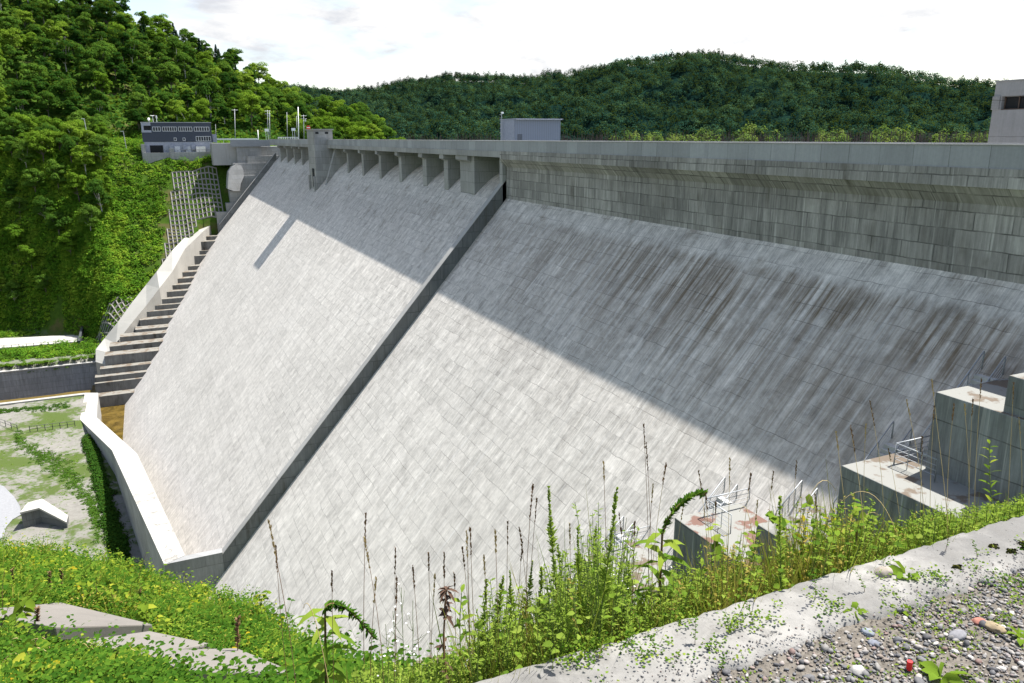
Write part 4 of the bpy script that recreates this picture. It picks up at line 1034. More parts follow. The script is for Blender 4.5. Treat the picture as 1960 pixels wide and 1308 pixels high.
# pebbles
import bmesh
def ico(sub):
    bm = bmesh.new(); bmesh.ops.create_icosphere(bm, subdivisions=sub, radius=1.); V = np.array([v.co[:] for v in bm.verts]); Fc = np.array([[v.index for v in f.verts] for f in bm.faces]); bm.free(); return V, Fc
def stones(P, R, sub, flat=(.35, .8)):
    V0, F0 = ico(sub); n = len(P); k = len(V0); J = V0[None] * (1 + rng.normal(size=(n, k, 1)) * (.09 if sub == 1 else .075)) 
    lo = rng.normal(size=(n, 3, 3)) * .12 + np.eye(3); J = np.einsum('nki,nij->nkj', J, lo)
    J = J * np.stack([rng.uniform(.75, 1.3, n), rng.uniform(.6, 1., n), rng.uniform(*flat, n)], 1)[:, None, :]
    an = rng.uniform(0, 6.28, n); c, s = np.cos(an), np.sin(an); x = J[:, :, 0] * c[:, None] - J[:, :, 1] * s[:, None]; y = J[:, :, 0] * s[:, None] + J[:, :, 1] * c[:, None]
    J = np.stack([x, y, J[:, :, 2]], 2) * R[:, None, None] + P[:, None, :]
    return J.reshape(-1, 3), (F0[None] + (np.arange(n) * k)[:, None, None]).reshape(-1, 3)
def stone_mat():
    m, T, b = new_mat('river_pebbles'); ri = T.add('ShaderNodeNewGeometry').outputs['Random Per Island']
    c = T.ramp(ri, [(0., (.05, .05, .053)), (.2, (.11, .11, .112)), (.38, (.19, .18, .165)), (.5, (.08, .083, .09)), (.62, (.25, .235, .215)), (.76, (.15, .12, .095)), (.88, (.36, .345, .32)), (.96, (.14, .085, .07)), (1., (.22, .22, .22))])
    n = T.noise(T.pos(), 160., 4, .7); c = T.mix(1., c, T.ramp(n, [(.3, .75), (.7, 1.2)]), 'MULTIPLY'); T.nt.links.new(c, b.inputs['Base Color']); b.inputs['Roughness'].default_value = .8; return m
M_stone = stone_mat()
def inner_edge(x): return 1.655 + .06 * np.sin(x * 1.7 + .4) * (x < 2.2) + .05 * np.clip((1.6 - x) / 1., 0, 1) + wn(x, x * 0, .5, 2) * .03
n = 24000; x = rng.uniform(.6, 4.2, n); y = rng.uniform(.75, 1.78, n); k = y < inner_edge(x) + rng.normal(size=n) * .015
soil = (wn(x, y, .55, 6) > .15) & (y > inner_edge(x) - .30) & (rng.random(n) < .8); k &= ~soil; x, y = x[k], y[k]; n = len(x)
R_ = np.exp(rng.normal(-5.3, .45, n)); R_ = np.clip(R_, .003, .017)
P_ = np.stack([x, y, -1.618 + R_ * .25], 1); V1, F1 = stones(P_, R_, 2); tag(np_mesh('gravel', V1, F1, M_stone, smooth=True), kind='stuff')
n = 16000; x = rng.uniform(.2, 4.6, n); y = rng.uniform(.55, 1.76, n); k = y < inner_edge(x) + .02 + rng.exponential(.02, n); x, y = x[k], y[k]; R_ = rng.uniform(.0018, .0045, len(x))
z_ = np.where(y > 1.61, -1.597, -1.618) + R_ * .3; V1, F1 = stones(np.stack([x, y, z_], 1), R_, 1); tag(np_mesh('grit', V1, F1, M_stone), kind='stuff')
def one_stone(px, py, r, col, lab, name='stone', z=-1.625, flat=(.6, .7), cat='stone'):
    p = on_z(px, py, z); V1, F1 = stones(np.array([[p.x, p.y, z + r * .3]]), np.array([r]), 3, flat)
    o = np_mesh(name, V1, F1, plain(name + '_' + str(px), col, .9, 0, .25, 40.), smooth=True); tag(o, lab, cat)
one_stone(1688, 1103, .043, (.27, .24, .20), 'large rounded tan stone lying on the kerb beside the broad leaved weed', z=-1.61)
one_stone(1902, 1207, .038, (.22, .175, .11), 'flat ochre stone in the gravel at the right, bigger than its neighbours', flat=(.3, .4))
one_stone(1832, 1222, .028, (.17, .17, .18), 'dark grey oval stone in the gravel left of the ochre stone')
one_stone(1660, 1215, .022, (.20, .22, .25), 'smooth blue grey pebble in the gravel below the small rosette')
one_stone(1672, 1235, .02, (.16, .17, .20), 'small round blue grey pebble just below the smooth blue grey one')
one_stone(1641, 1290, .024, (.30, .29, .27), 'pale flat pebble near the red topped peg')
one_stone(1873, 1195, .022, (.28, .12, .09), 'small reddish stone touching the ochre stone')
for i, (px, py, r) in enumerate([(1889, 1042, .030), (1818, 1080, .026), (1922, 1050, .03), (1950, 1040, .045)]):
    p = on_z(px, py, -1.60); n = 900; D = unit(rng.normal(size=(n, 3))); D[:, 2] = abs(D[:, 2]) * .7; D[:, 0] *= 1 + .5 * np.sin(D[:, 1] * 5 + i); D *= rng.uniform(.3, 1.15, (n, 1))
    V1, F1 = rhombs(np.array([[p.x, p.y - .03, -1.605]]) + D * r * .7, D, .006 * np.ones(n), .003 * np.ones(n)); o = np_mesh('moss_cushion', V1, F1, leaf_mat('moss' + str(i), (.012, .014, .008), (.03, .034, .010), (.09, .09, .015), 0, 0.))
    tag(o, ['dark moss cushion on the kerb, left of the two at the right edge', 'dark moss cushion at the kerb edge, lowest of the four', 'dark moss cushion on the kerb, third from the left', 'large dark moss cushion at the right edge of the kerb'][i], 'moss', 'moss cushions on the kerb')
# red topped peg
pg = on_z(1737, 1300, -1.65); peg = empty('survey_peg', (pg.x, pg.y, -1.65)); tag(peg, 'thin grey peg with a red top standing in the gravel at the bottom', 'peg')
tpz = on_y(1737, 1268, pg.y).z
MB().tube([(pg.x, pg.y, -1.75), (pg.x, pg.y, tpz - .03)], .0055, 8).build('shaft', M_steel, peg); MB().tube([(pg.x, pg.y, tpz - .03), (pg.x, pg.y, tpz)], .0085, 10).build('cap', plain('signal_red_cap', (.55, .02, .02), .5), peg)

# ---- leaf batches: 8-vertex bent leaves
class LB:
    def __init__(s): s.V = []; s.F = []; s.I = []; s.n = 0
    def leaves(s, B, D, L, W, droop=.3, fold=.12, wid=(.9, .75), mi=0):
        B = np.atleast_2d(B).astype(float); n = len(B); D = unit(np.atleast_2d(D).astype(float) * np.ones((n, 1))); L = np.ones(n) * L; W = np.ones(n) * W; droop = np.ones(n) * droop
        Z = np.array([0, 0, 1.]); S = np.cross(D, Z + rng.normal(size=(n, 3)) * .42); S = unit(S); U = np.cross(S, D)
        def at(t): return B + D * (L * t)[:, None] - Z * (droop * L * t * t)[:, None]
        c1, c2, t_ = at(.35), at(.72), at(1.); f1 = U * (W * fold)[:, None]
        l1 = c1 + S * (W * wid[0] * .5)[:, None] + f1; r1 = c1 - S * (W * wid[0] * .5)[:, None] + f1
        l2 = c2 + S * (W * wid[1] * .5)[:, None] + f1; r2 = c2 - S * (W * wid[1] * .5)[:, None] + f1
        V = np.stack([B, l1, c1, r1, l2, c2, r2, t_], 1).reshape(-1, 3)
        F0 = np.array([[0, 2, 1], [0, 3, 2], [1, 5, 4], [1, 2, 5], [2, 6, 5], [2, 3, 6], [4, 5, 7], [5, 6, 7]])
        s.V.append(V); s.F.append((F0[None] + (s.n + np.arange(n) * 8)[:, None, None]).reshape(-1, 3)); s.I.append(np.full(n * 8, mi)); s.n += n * 8
    def stem(s, pts, r0, r1, mi=1):
        pts = np.array(pts, float); m = len(pts); an = np.array([0, 2.09, 4.19]); t = np.gradient(pts, axis=0); t = unit(t); a = unit(np.cross(t, [.3, .2, .9])); b = np.cross(t, a)
        r = np.linspace(r0, r1, m); V = pts[:, None] + (a[:, None] * np.cos(an)[None, :, None] + b[:, None] * np.sin(an)[None, :, None]) * r[:, None, None]
        Fc = []
        for j in range(m - 1):
            for k in range(3):
                k2 = (k + 1) % 3; i = s.n + j * 3; Fc += [[i + k, i + k2, i + 3 + k2], [i + k, i + 3 + k2, i + 3 + k]]
        s.V.append(V.reshape(-1, 3)); s.F.append(np.array(Fc)); s.I.append(np.full(len(Fc), mi)); s.n += m * 3
    def build(s, name, mats, parent=None):
        return np_mesh(name, np.concatenate(s.V), np.concatenate(s.F), mats, parent, idx=np.concatenate(s.I), smooth=True)
def arc(base, h, lean=(0, 0), n=6, curl=0.):
    t = np.linspace(0, 1, n); b = np.array(base, float)
    return np.stack([b[0] + lean[0] * (t ** 1.6) * h, b[1] + lean[1] * (t ** 1.6) * h, b[2] + h * (t - curl * t ** 3)], 1)
def interp_pts(pts, t):
    i = np.clip(t * (len(pts) - 1), 0, len(pts) - 1.001); k = i.astype(int); f = (i - k)[:, None]; return pts[k] * (1 - f) + pts[k + 1] * f
M_st_g = plain('green_stem', (.10, .15, .03), .7); M_st_b = plain('brown_stem', (.13, .075, .035), .8); M_straw = plain('straw', (.40, .31, .14), .8); M_seed = plain('seed_head', (.16, .095, .045), .9, 0, .3, 60.)
L_know = leaf_mat('knotweed_leaves', (.075, .13, .015), (.145, .22, .022), (.30, .32, .035), .38, .2)
L_yell = leaf_mat('yellowing_leaves', (.15, .20, .012), (.27, .28, .015), (.36, .26, .02), .4, .2)
L_fresh = leaf_mat('fresh_leaves', (.075, .145, .018), (.15, .235, .026), (.25, .31, .045), .38, .2)
L_spike = leaf_mat('spike_leaves', (.14, .22, .03), (.24, .33, .05), (.33, .40, .08), .5, .2)
L_deep = leaf_mat('deep_leaves', (.025, .07, .008), (.05, .115, .012), (.09, .165, .018), .3, .2)
L_straw = leaf_mat('straw_leaves', (.20, .17, .035), (.30, .235, .065), (.15, .20, .02), .3, .2)
L_grass = leaf_mat('grass_leaves', (.06, .13, .012), (.12, .19, .018), (.22, .22, .04), .35, .2)

def near_ok(x, y):  # keep the drainage slabs clear
    for sx, sy, c, s_, hl, hw_ in SLABS:
        for f in (0., .35, .7):
            X_, Y_ = x * (1 + f / max(y, 1)), y + f
            if abs((X_ - sx) * c + (Y_ - sy) * s_) < hl and abs(-(X_ - sx) * s_ + (Y_ - sy) * c) < hw_: return False
    return True
def on_ground(px, py, y0=2.2, y1=30.):
    d_ = ray(px, py); best = None
    for y in np.linspace(y0, y1, 500):
        p = d_ * (y / d_.y)
        if p.z < float(Hf(p.x, p.y)): return Vector((p.x, p.y, float(Hf(p.x, p.y))))
    return d_ * (y1 / d_.y)
SLABS = []
sl_px = [((32, 1180), (208, 1228)), ((225, 1252), (352, 1290)), ((372, 1290), (470, 1318))]
M_slab = concrete('drain_slab_concrete', (.20, .185, .165), streak=.05, bw=50, rh=50, stain=0., dirtamt=.2, big=.2)
for i, (a, b_) in enumerate(sl_px):
    p, q = on_ground(*a), on_ground(*b_); d_ = (q - p); d_.z = 0; L = d_.length; d_.normalize(); c_ = (p + q) / 2; w_ = (.42, .40, .36)[i]
    SLABS.append((c_.x, c_.y, d_.x, d_.y, L / 2, w_ + .12)); nn2 = Vector((-d_.y, d_.x, 0)) * w_
    cs = []
    for e in (p - nn2, q - nn2, q + nn2, p + nn2): cs.append((e.x, e.y, float(Hf(e.x, e.y)) + .17))
    m_ = MB(); m_.v = [(x, y, z - .14) for x, y, z in cs] + cs; m_.f = [(3, 2, 1, 0), (4, 5, 6, 7), (0, 1, 5, 4), (1, 2, 6, 5), (2, 3, 7, 6), (3, 0, 4, 7)]
    o = m_.build('drain_slab', M_slab, bevel=.015); tag(o, ['large grey brown concrete slab in the weeds at the lower left, second from the left', 'grey brown concrete slab in the weeds, third from the left', 'grey brown concrete slab at the bottom edge, last of the row', 'grey brown concrete slab at the left edge, mostly hidden by leaves'][i], 'slab', 'concrete slabs in the weeds')

# ---- ground cover on the near bank (uncountable): broad leaves, feathery shrubs, grass
cov = LB(); cov2 = LB(); cov3 = LB()
Rn = random.Random(3)
def bank_pos(n, amin=-.27, amax=.30, pw=1.):
    out = []
    while len(out) < n:
        a = Rn.uniform(amin, amax); ye = float(np.interp(a, NA, NY)); e0 = 2.6
        y = 1 / (1 / e0 + (1 / (ye + .5) - 1 / e0) * Rn.random() ** pw); x = a * y
        if near_ok(x, y): out.append((x, y))
    return out
def shade_noise(x, y, k, wl): return float(wn(x, y, wl, k, 3))
for (x, y) in bank_pos(5200):
    z = float(Hf(x, y)); sel = shade_noise(x, y, 3, 2.2) + Rn.uniform(-.45, .45); far = y > 11
    n = 12; cn_ = shade_noise(x, y, 5, 1.9) + Rn.uniform(-.2, .2); low_ = min(1., max(.35, (y - 3.5) / 5)) * (.8 + .5 * shade_noise(x, y, 8, 2.6)); mi_ = 2 if cn_ > .25 else (1 if cn_ < -.15 else (3 if Rn.random() < .07 else 0))
    if sel > (.33 if y > 7 else .6):        # knotweed like stems with broad leaves
        h = Rn.uniform(.3, .85) * low_; pts = arc((x, y, z), h, (Rn.uniform(-.3, .3), Rn.uniform(-.5, .2)), 5, .15)
        nl = Rn.randint(8, 13); t = np.linspace(.3, 1, nl); P = interp_pts(pts, t); an = np.arange(nl) * 2.4 + Rn.random() * 6
        D = np.stack([np.cos(an), np.sin(an), np.full(nl, .15)], 1); s = Rn.uniform(.035, .07) if Rn.random() < .85 else Rn.uniform(.08, .11)
        (cov).leaves(P, D, s * rng.uniform(.7, 1.2, nl), s * .75, .35, .1, (1., .8), 2 if Rn.random() < .10 + .3 * (shade_noise(x, y, 9, 1.7) > .35) else 0)
        if not far: cov.stem(pts, .004, .002, 1)
    elif sel > (-.30 if y > 7 else -.2):     # feathery small leaved shrubs
        h = Rn.uniform(.25, .7) * low_; nl = 80; t = rng.random(nl); an = rng.uniform(0, 6.28, nl); r_ = Rn.uniform(.12, .3) * np.sqrt(rng.random(nl))
        P = np.stack([x + np.cos(an) * r_, y + np.sin(an) * r_, z + h * (.25 + .75 * t) * (1 - .5 * r_ / .3)], 1); D = np.stack([np.cos(an), np.sin(an), rng.uniform(-.1, .9, nl)], 1)
        cov2.leaves(P, D, rng.uniform(.02, .045, nl), .014 if not far else .026, .2, .05, (1., .7), mi_)
    elif y < 7.5:
        h = Rn.uniform(.15, .4) * low_; nl = 60; an = rng.uniform(0, 6.28, nl); r_ = .2 * np.sqrt(rng.random(nl)); P = np.stack([x + np.cos(an) * r_, y + np.sin(an) * r_, z + h * rng.random(nl)], 1)
        cov2.leaves(P, np.stack([np.cos(an), np.sin(an), rng.uniform(-.1, .9, nl)], 1), rng.uniform(.025, .05, nl), .02, .25, .08, (1., .8), mi_)
    else:                # grass tufts
        nl = 22; an = rng.uniform(0, 6.28, nl); D = np.stack([np.cos(an) * .45, np.sin(an) * .45, np.ones(nl)], 1)
        P = np.stack([x + np.cos(an) * .05, y + np.sin(an) * .05, np.full(nl, z)], 1)
        cov3.leaves(P, D, rng.uniform(.25, .6, nl), .008 if not far else .016, rng.uniform(.2, .8, nl), .0, (1., .7), 0)
# low mat that closes the gaps
for (x, y) in bank_pos(4200):
    z = float(Hf(x, y)); nl = 16; P = np.stack([x + rng.normal(size=nl) * .16, y + rng.normal(size=nl) * .16, z + rng.uniform(0, .2, nl)], 1); an = rng.uniform(0, 6.28, nl)
    sz_ = 1. if y > 8 else .5
    cov2.leaves(P, np.stack([np.cos(an), np.sin(an), rng.uniform(0, .9, nl)], 1), rng.uniform(.05, .10, nl) * sz_, .045 * sz_, .3, .1, (1., .8), 1)
tag(cov.build('broadleaf_weeds', [L_know, M_st_b, L_yell]), kind='stuff'); tag(cov2.build('feathery_weeds', [L_fresh, L_deep, L_know, L_straw]), kind='stuff'); tag(cov3.build('bank_grass', [L_grass]), kind='stuff')

# dense verge of weeds right behind the kerb
vg = LB(); vx = LB()
def top_h(px):  # visible height of the verge above the kerb at image column px
    return float(np.interp(px, [640, 760, 900, 1000, 1150, 1300, 1420, 1500, 1650, 1750, 1850, 1960], [.06, .13, .23, .30, .37, .33, .28, .27, .26, .15, .08, .03]))
for i in range(3100):
    px = Rn.uniform(560, 1960); a_ = ray(px, 1150); y = Rn.uniform(1.95, 2.75); x = a_.x / a_.y * y; hk = top_h(px) * Rn.uniform(.25, 1.05) * (.75 + .55 * sin(px * .021) * sin(px * .0083 + 1) + .25 * sin(px * .055)) + .02
    z0 = -2.02 - (y - 1.92) * .55; ztop = -1.6 - (y - 1.92) * .75 + hk; h = ztop - z0
    if h < .08: continue
    gold = np.exp(-((px - 1480) / 170) ** 2); r_ = Rn.random()
    if r_ < .42 + .25 * gold:
        nl = 8; an = rng.uniform(0, 6.28, nl); D = np.stack([np.cos(an) * .22, np.sin(an) * .22, np.ones(nl)], 1); P = np.tile([[x, y, z0]], (nl, 1)) + rng.normal(size=(nl, 3)) * [.03, .03, 0]
        vx.leaves(P, D, h * rng.uniform(.7, 1.25, nl), .0045, rng.uniform(.05, .4, nl), 0, (1., .7), 1 if Rn.random() < .4 + .55 * gold else 0)
    elif r_ < .86:
        pts = arc((x, y, z0), h, (Rn.uniform(-.12, .12), Rn.uniform(-.1, .1)), 5); nl = 46; t = rng.uniform(.15, 1, nl); an = rng.uniform(0, 6.28, nl)
        vg.leaves(interp_pts(pts, t), np.stack([np.cos(an), np.sin(an), np.full(nl, .55)], 1), rng.uniform(.018, .04, nl) * (1.25 - .6 * t), .007, .25, .05, (1., .7), 2 if Rn.random() < gold * .5 else 0); vg.stem(pts, .0022, .001, 1)
    else:
        nl = Rn.randint(7, 12); pts = arc((x, y, z0), h * .9, (Rn.uniform(-.2, .2), Rn.uniform(-.2, .1)), 5); t = np.linspace(.25, 1, nl); an = np.arange(nl) * 2.4; s = Rn.uniform(.022, .042)
        vg.leaves(interp_pts(pts, t), np.stack([np.cos(an), np.sin(an), np.full(nl, .2)], 1), s, s * .7, .3, .1, (1., .8), 3 if Rn.random() < .5 else 0); vg.stem(pts, .0022, .001, 1)
tag(vg.build('verge_weeds', [L_spike, M_st_g, L_straw, L_fresh]), kind='stuff'); tag(vx.build('verge_grass', [L_grass, L_straw]), kind='stuff')

# ---- single plants
def P3(px, py, y): p = on_y(px, py, y); return np.array([p.x, p.y, p.z])
def base_z(y): return -2.02 - max(0, y - 1.92) * .55 if y > 1.93 else (-1.6 if y > 1.62 else -1.65)
def spike_plant(px, pt, pb, y, lab, wid=.045, dens=330, name='horseweed'):
    top = P3(px, pt, y); bot = P3(pb, 1250, y); bend_ = random.uniform(-.03, .03); bz = base_z(y); b0 = np.array([bot[0], y, bz]); h = top[2] - bz
    t = np.linspace(0, 1, 9)[:, None]; pts = b0 + (np.array([top[0], top[1], top[2]]) - b0) * t + np.array([bend_, .006, 0]) * np.sin(t * 4.4)
    r = empty(name, tuple(b0)); tag(r, lab, 'weed', 'tall green horseweed spikes'); s = LB(); s.stem(pts, .0038, .0015, 0); s.build('stem', [M_st_g], r)
    l = LB(); n = int(dens * h / .6); tt = rng.random(n) ** .8; an = rng.uniform(0, 6.28, n); env = np.interp(tt, [0, .25, .6, .9, 1], [1.25, 1.15, .75, .4, .18]) * (1 + .45 * np.sin(tt * random.uniform(14, 26) + px))
    l.leaves(interp_pts(pts, .12 + .88 * tt), np.stack([np.cos(an), np.sin(an), np.full(n, .45) + .9 * tt], 1), wid * env * rng.uniform(.6, 1.2, n), .0075, .25, .03, (1., .8), 0); l.build('leaves', [L_spike], r)
for px, pt, pb, y, lab in [(1168, 935, 1158, 1.99, 'tallest bright green horseweed spike, rising over the lower dam face beside the kerb'),
        (1058, 930, 1062, 2.35, 'tall green horseweed spike left of the tallest one'), (1108, 1008, 1110, 2.3, 'medium horseweed spike between the two tallest'),
        (1142, 1008, 1132, 2.4, 'medium horseweed spike just left of the tallest one'), (1008, 1075, 1000, 2.35, 'short horseweed spike left of the two tall ones'),
        (982, 1090, 975, 2.25, 'short horseweed spike, third from the left'), (925, 1108, 922, 2.3, 'short horseweed spike, leftmost of the row'), (948, 1105, 950, 2.2, 'short horseweed spike, second from the left'),
        (1030, 1085, 1040, 2.5, 'short horseweed spike right beside the left one of the two tall spikes'), (1200, 1075, 1208, 2.4, 'small horseweed spike right of the tallest one'),
        (1502, 948, 1478, 1.97, 'slender horseweed spike crossing the kerb among the golden grass'), (1075, 1040, 1082, 2.6, 'thin horseweed spike behind the tall left one')]:
    spike_plant(px, pt, pb, y, lab)
def willow_plant(px, pt, pb, y, lab, mat, L=.09, n=26, W=.016, name='willowherb', group='narrow leaved weeds along the kerb', spread=.7, stm=None):
    top = P3(px, pt, y); bx = P3(pb, 1200, y)[0]; bz = base_z(y); b0 = np.array([bx, y, bz]); t = np.linspace(0, 1, 8)[:, None]
    pts = b0 + (top - b0) * t + np.array([.01, 0, 0]) * np.sin(t * 6); r = empty(name, tuple(b0)); tag(r, lab, 'weed', group); s = LB(); s.stem(pts, .004, .0015, 0); s.build('stem', [stm or M_st_g], r)
    l = LB(); tt = np.linspace(.35, 1., n); an = np.arange(n) * 2.3; l.leaves(interp_pts(pts, tt), np.stack([np.cos(an) * spread, np.sin(an) * spread, np.full(n, .55)], 1), L * (1.25 - .7 * tt) * rng.uniform(.8, 1.2, n), W, .35, .1, (1., .75), 0); l.build('leaves', [mat], r)
for px, pt, pb, y, lab, mt in [(1595, 985, 1585, 2.3, 'yellow green narrow leaved weed among the vines, right of the slender spike', L_yell), (1540, 1000, 1545, 2.2, 'yellow green narrow leaved weed just right of the slender spike', L_yell),
        (1450, 1010, 1440, 2.35, 'green narrow leaved weed left of the slender spike', L_fresh), (1895, 850, 1880, 2.45, 'tall green weed with pointed leaves before the dark landing block at the right', L_know),
        (885, 1135, 880, 2.2, 'single green weed with a few upright leaves beside the dried dark stalk', L_fresh), (1345, 1085, 1340, 2.3, 'green narrow leaved weed below the rust red puddle', L_fresh),
        (1700, 1010, 1690, 2.4, 'green narrow leaved weed at the right end of the vines', L_fresh), (1270, 1120, 1262, 2.15, 'low narrow leaved weed at the foot of the drooping weed', L_fresh)]:
    willow_plant(px, pt, pb, y, lab, mt)
# two drooping weeds with heavy curved flower spikes
def drooper(base_px, bend, tip, y, lab, leafpx):
    b = P3(*base_px, y); b[2] = base_z(y); m_ = P3(*bend, y); e = P3(*tip, y - .02); r = empty('drooping_weed', tuple(b)); tag(r, lab, 'weed', 'drooping weeds with heavy flower spikes')
    t = np.linspace(0, 1, 10)[:, None]; st_ = b + (m_ - b) * t; s = LB(); s.stem(st_, .0065, .005, 0)
    ctrl = m_ + (m_ - b) * .16 + (e - m_) * .25; t2 = np.linspace(0, 1, 12)[:, None]; sp_ = m_ * (1 - t2) ** 2 + 2 * ctrl * t2 * (1 - t2) + e * t2 ** 2; s.stem(sp_, .005, .003, 0); s.build('stem', [M_st_b], r)
    l = LB(); n = 26; tt = np.linspace(.45, 1, n); an = np.arange(n) * 2.4; l.leaves(interp_pts(st_, tt), np.stack([np.cos(an), np.sin(an), np.full(n, .35)], 1), rng.uniform(.10, .17, n), .032, .55, .12, (1., .75), 0); l.build('leaves', [L_fresh], r)
    f = LB(); n = 230; tt = rng.random(n); an = rng.uniform(0, 6.28, n); f.leaves(interp_pts(sp_, tt), np.stack([np.cos(an), np.sin(an), np.sin(an * 1.7)], 1) + (e - m_) * 2.2, rng.uniform(.018, .034, n), .009, .1, .1, (1., .8), 0); f.build('flower_spike', [L_deep], r)
drooper((612, 1290), (622, 1165), (716, 1222), 2.75, 'drooping weed with a curved green flower spike, at the lower centre', None)
drooper((1262, 1190), (1268, 1020), (1352, 945), 2.25, 'weed with a thick green flower spike leaning right toward the rust red puddle', None)
# dried stalk
b = P3(862, 1290, 2.1); top = P3(850, 1130, 2.1); b[2] = base_z(2.1); r = empty('dried_stalk', tuple(b)); tag(r, 'dried dark brown stalk with a shrivelled head, standing before the lower dam face', 'weed')
t = np.linspace(0, 1, 9)[:, None]; pts = b + (top - b) * t + np.array([.012, 0, 0]) * np.sin(t * 7); s = LB(); s.stem(pts, .0055, .003, 0); s.build('stem', [M_st_b], r)
l = LB(); n = 60; tt = np.concatenate([rng.uniform(.82, 1.05, 42), rng.uniform(.3, .8, 18)]); an = rng.uniform(0, 6.28, n); l.leaves(interp_pts(pts, np.clip(tt, 0, .999)), np.stack([np.cos(an), np.sin(an), rng.uniform(-.6, .8, n)], 1), rng.uniform(.02, .045, n), .012, .5, .2, (1., .7), 0); l.build('withered_leaves', [plain('withered', (.07, .04, .025), .9)], r)
# broad leaved rosettes on the gravel
def rosette(px, py, L, n, lab, up=1., mat=None, z=-1.62):
    p = on_z(px, py, z); r = empty('dock_plant', tuple(p)); tag(r, lab, 'weed', 'broad leaved rosettes on the gravel'); an = np.linspace(0, 6.28, n, endpoint=False) + .5
    for k in range(n):
        l = LB(); l.leaves(np.array([[p.x, p.y, p.z]]), np.array([[cos(an[k]), sin(an[k]), up * random.uniform(.6, 1.9)]]), L * random.uniform(.6, 1.1), L * .27, .55, .2, (.85, 1.), 0); l.build('leaf', [mat or L_fresh], r)
rosette(1735, 1112, .15, 7, 'broad leaved dock rosette growing beside the large tan stone', 1.1)
rosette(1632, 1178, .085, 5, 'small rosette with two upright leaves at the edge of the gravel', 1.2)
rosette(1718, 1168, .065, 6, 'small bright rosette in the dark soil below the dock', .9, L_know)
rosette(1800, 1300, .13, 7, 'wide leaved rosette at the bottom edge beside the red topped peg', .6)
rosette(1955, 1225, .09, 6, 'small rosette at the right edge of the gravel', .8)
# creeping clover-like mats on the kerb and soil (uncountable)
cr_ = LB()
for i in range(300):
    px = Rn.uniform(1050, 1960); py = float(np.interp(px, [1000, 1200, 1500, 1800, 1960], [1300, 1255, 1185, 1110, 1090])) + Rn.gauss(14, 34)
    p = on_z(px, py, -1.63)
    if float(wn(p.x, p.y, .45, 4)) + Rn.uniform(-.5, .5) < .05: continue
    n = 14; an = rng.uniform(0, 6.28, n); P = np.stack([p.x + rng.normal(size=n) * .022, p.y + rng.normal(size=n) * .018, np.full(n, -1.60 if p.y > 1.62 else -1.617) + rng.uniform(0, .03, n)], 1)
    cr_.leaves(P, np.stack([np.cos(an), np.sin(an), rng.uniform(0, .9, n)], 1), rng.uniform(.007, .014, n), .008, .2, .1, (1., .9), Rn.choice([0, 0, 1]))
for i in range(900):
    x = Rn.uniform(1.4, 4.2); y = Rn.uniform(.9, 1.6)
    if float(wn(x, y, .4, 8)) < .0: continue
    n = 9; an = rng.uniform(0, 6.28, n); P = np.stack([x + rng.normal(size=n) * .02, y + rng.normal(size=n) * .02, np.full(n, -1.617)], 1)
    cr_.leaves(P, np.stack([np.cos(an), np.sin(an), rng.uniform(.2, 1.2, n)], 1), rng.uniform(.008, .018, n), .006, .2, .1, (1., .9), 0)
tag(cr_.build('creeping_weeds', [L_fresh, L_deep]), kind='stuff')
# wiry sprigs on the kerb
for i, (px, py) in enumerate([(1395, 1215), (1440, 1195), (1560, 1150), (1330, 1235), (1255, 1250), (1380, 1290), (1655, 1135), (1225, 1205), (1870, 1070), (1810, 1055)]):
    p = on_z(px, py, -1.6); r = empty('wiry_sprig', tuple(p)); labs_ = ['third from the right bend', '']
    tag(r, 'thin wiry sprig with tiny leaves growing on the concrete kerb', 'weed', 'wiry sprigs on the kerb')
    h = random.uniform(.07, .14); pts = arc(p, h, (random.uniform(-.6, .4), random.uniform(-.3, .3)), 6); s = LB(); s.stem(pts, .0012, .0006, 0); s.build('stem', [M_st_b], r)
    l = LB(); n = 16; tt = np.linspace(.2, 1, n); an = np.arange(n) * 2.4; l.leaves(interp_pts(pts, tt), np.stack([np.cos(an), np.sin(an), np.full(n, .3)], 1), .011, .007, .2, .1, (1., .9), 0); l.build('leaves', [L_deep], r)
# vines with round leaves before the middle landing
for i, (x0_, y0_, x1_, y1_, n, lab) in enumerate([(1600, 1110, 1470, 975, 15, 'leafy vine arching left with round leaves, above the golden grass'), (1640, 1100, 1640, 965, 14, 'leafy upright vine with round leaves before the stained landing'),
        (1700, 1080, 1590, 1010, 13, 'leafy vine trailing over the golden grass, right of the yellow green weeds'), (1560, 1110, 1560, 960, 12, 'leafy vine with round leaves in the middle of the tangle'), (1660, 1050, 1730, 1000, 11, 'leafy vine reaching right below the landing block'),
        (1350, 1120, 1375, 1010, 11, 'small leafy vine over the edge of the pale landing, left of the others')]):
    y = 2.25 + .06 * i; a_, b_ = P3(x0_, y0_, y), P3(x1_, y1_, y); a_[2] = min(a_[2], base_z(y) + .12); t = np.linspace(0, 1, 8)[:, None]; pts = a_ + (b_ - a_) * t + np.array([0, 0, .05]) * np.sin(t * 3.14)
    r = empty('leafy_vine', tuple(a_)); tag(r, lab, 'vine', 'vines behind the kerb'); s = LB(); s.stem(pts, .003, .0015, 0); s.build('stem', [M_st_b], r)
    l = LB(); n *= 2; tt = np.linspace(.1, 1, n); an = np.arange(n) * 2.4; P = interp_pts(pts, tt) + rng.normal(size=(n, 3)) * .022; l.leaves(P, np.stack([np.cos(an), np.sin(an) - .4, np.full(n, .1)], 1), rng.uniform(.035, .055, n), .045, .35, .08, (1.05, .9), 0); l.build('leaves', [L_fresh], r)
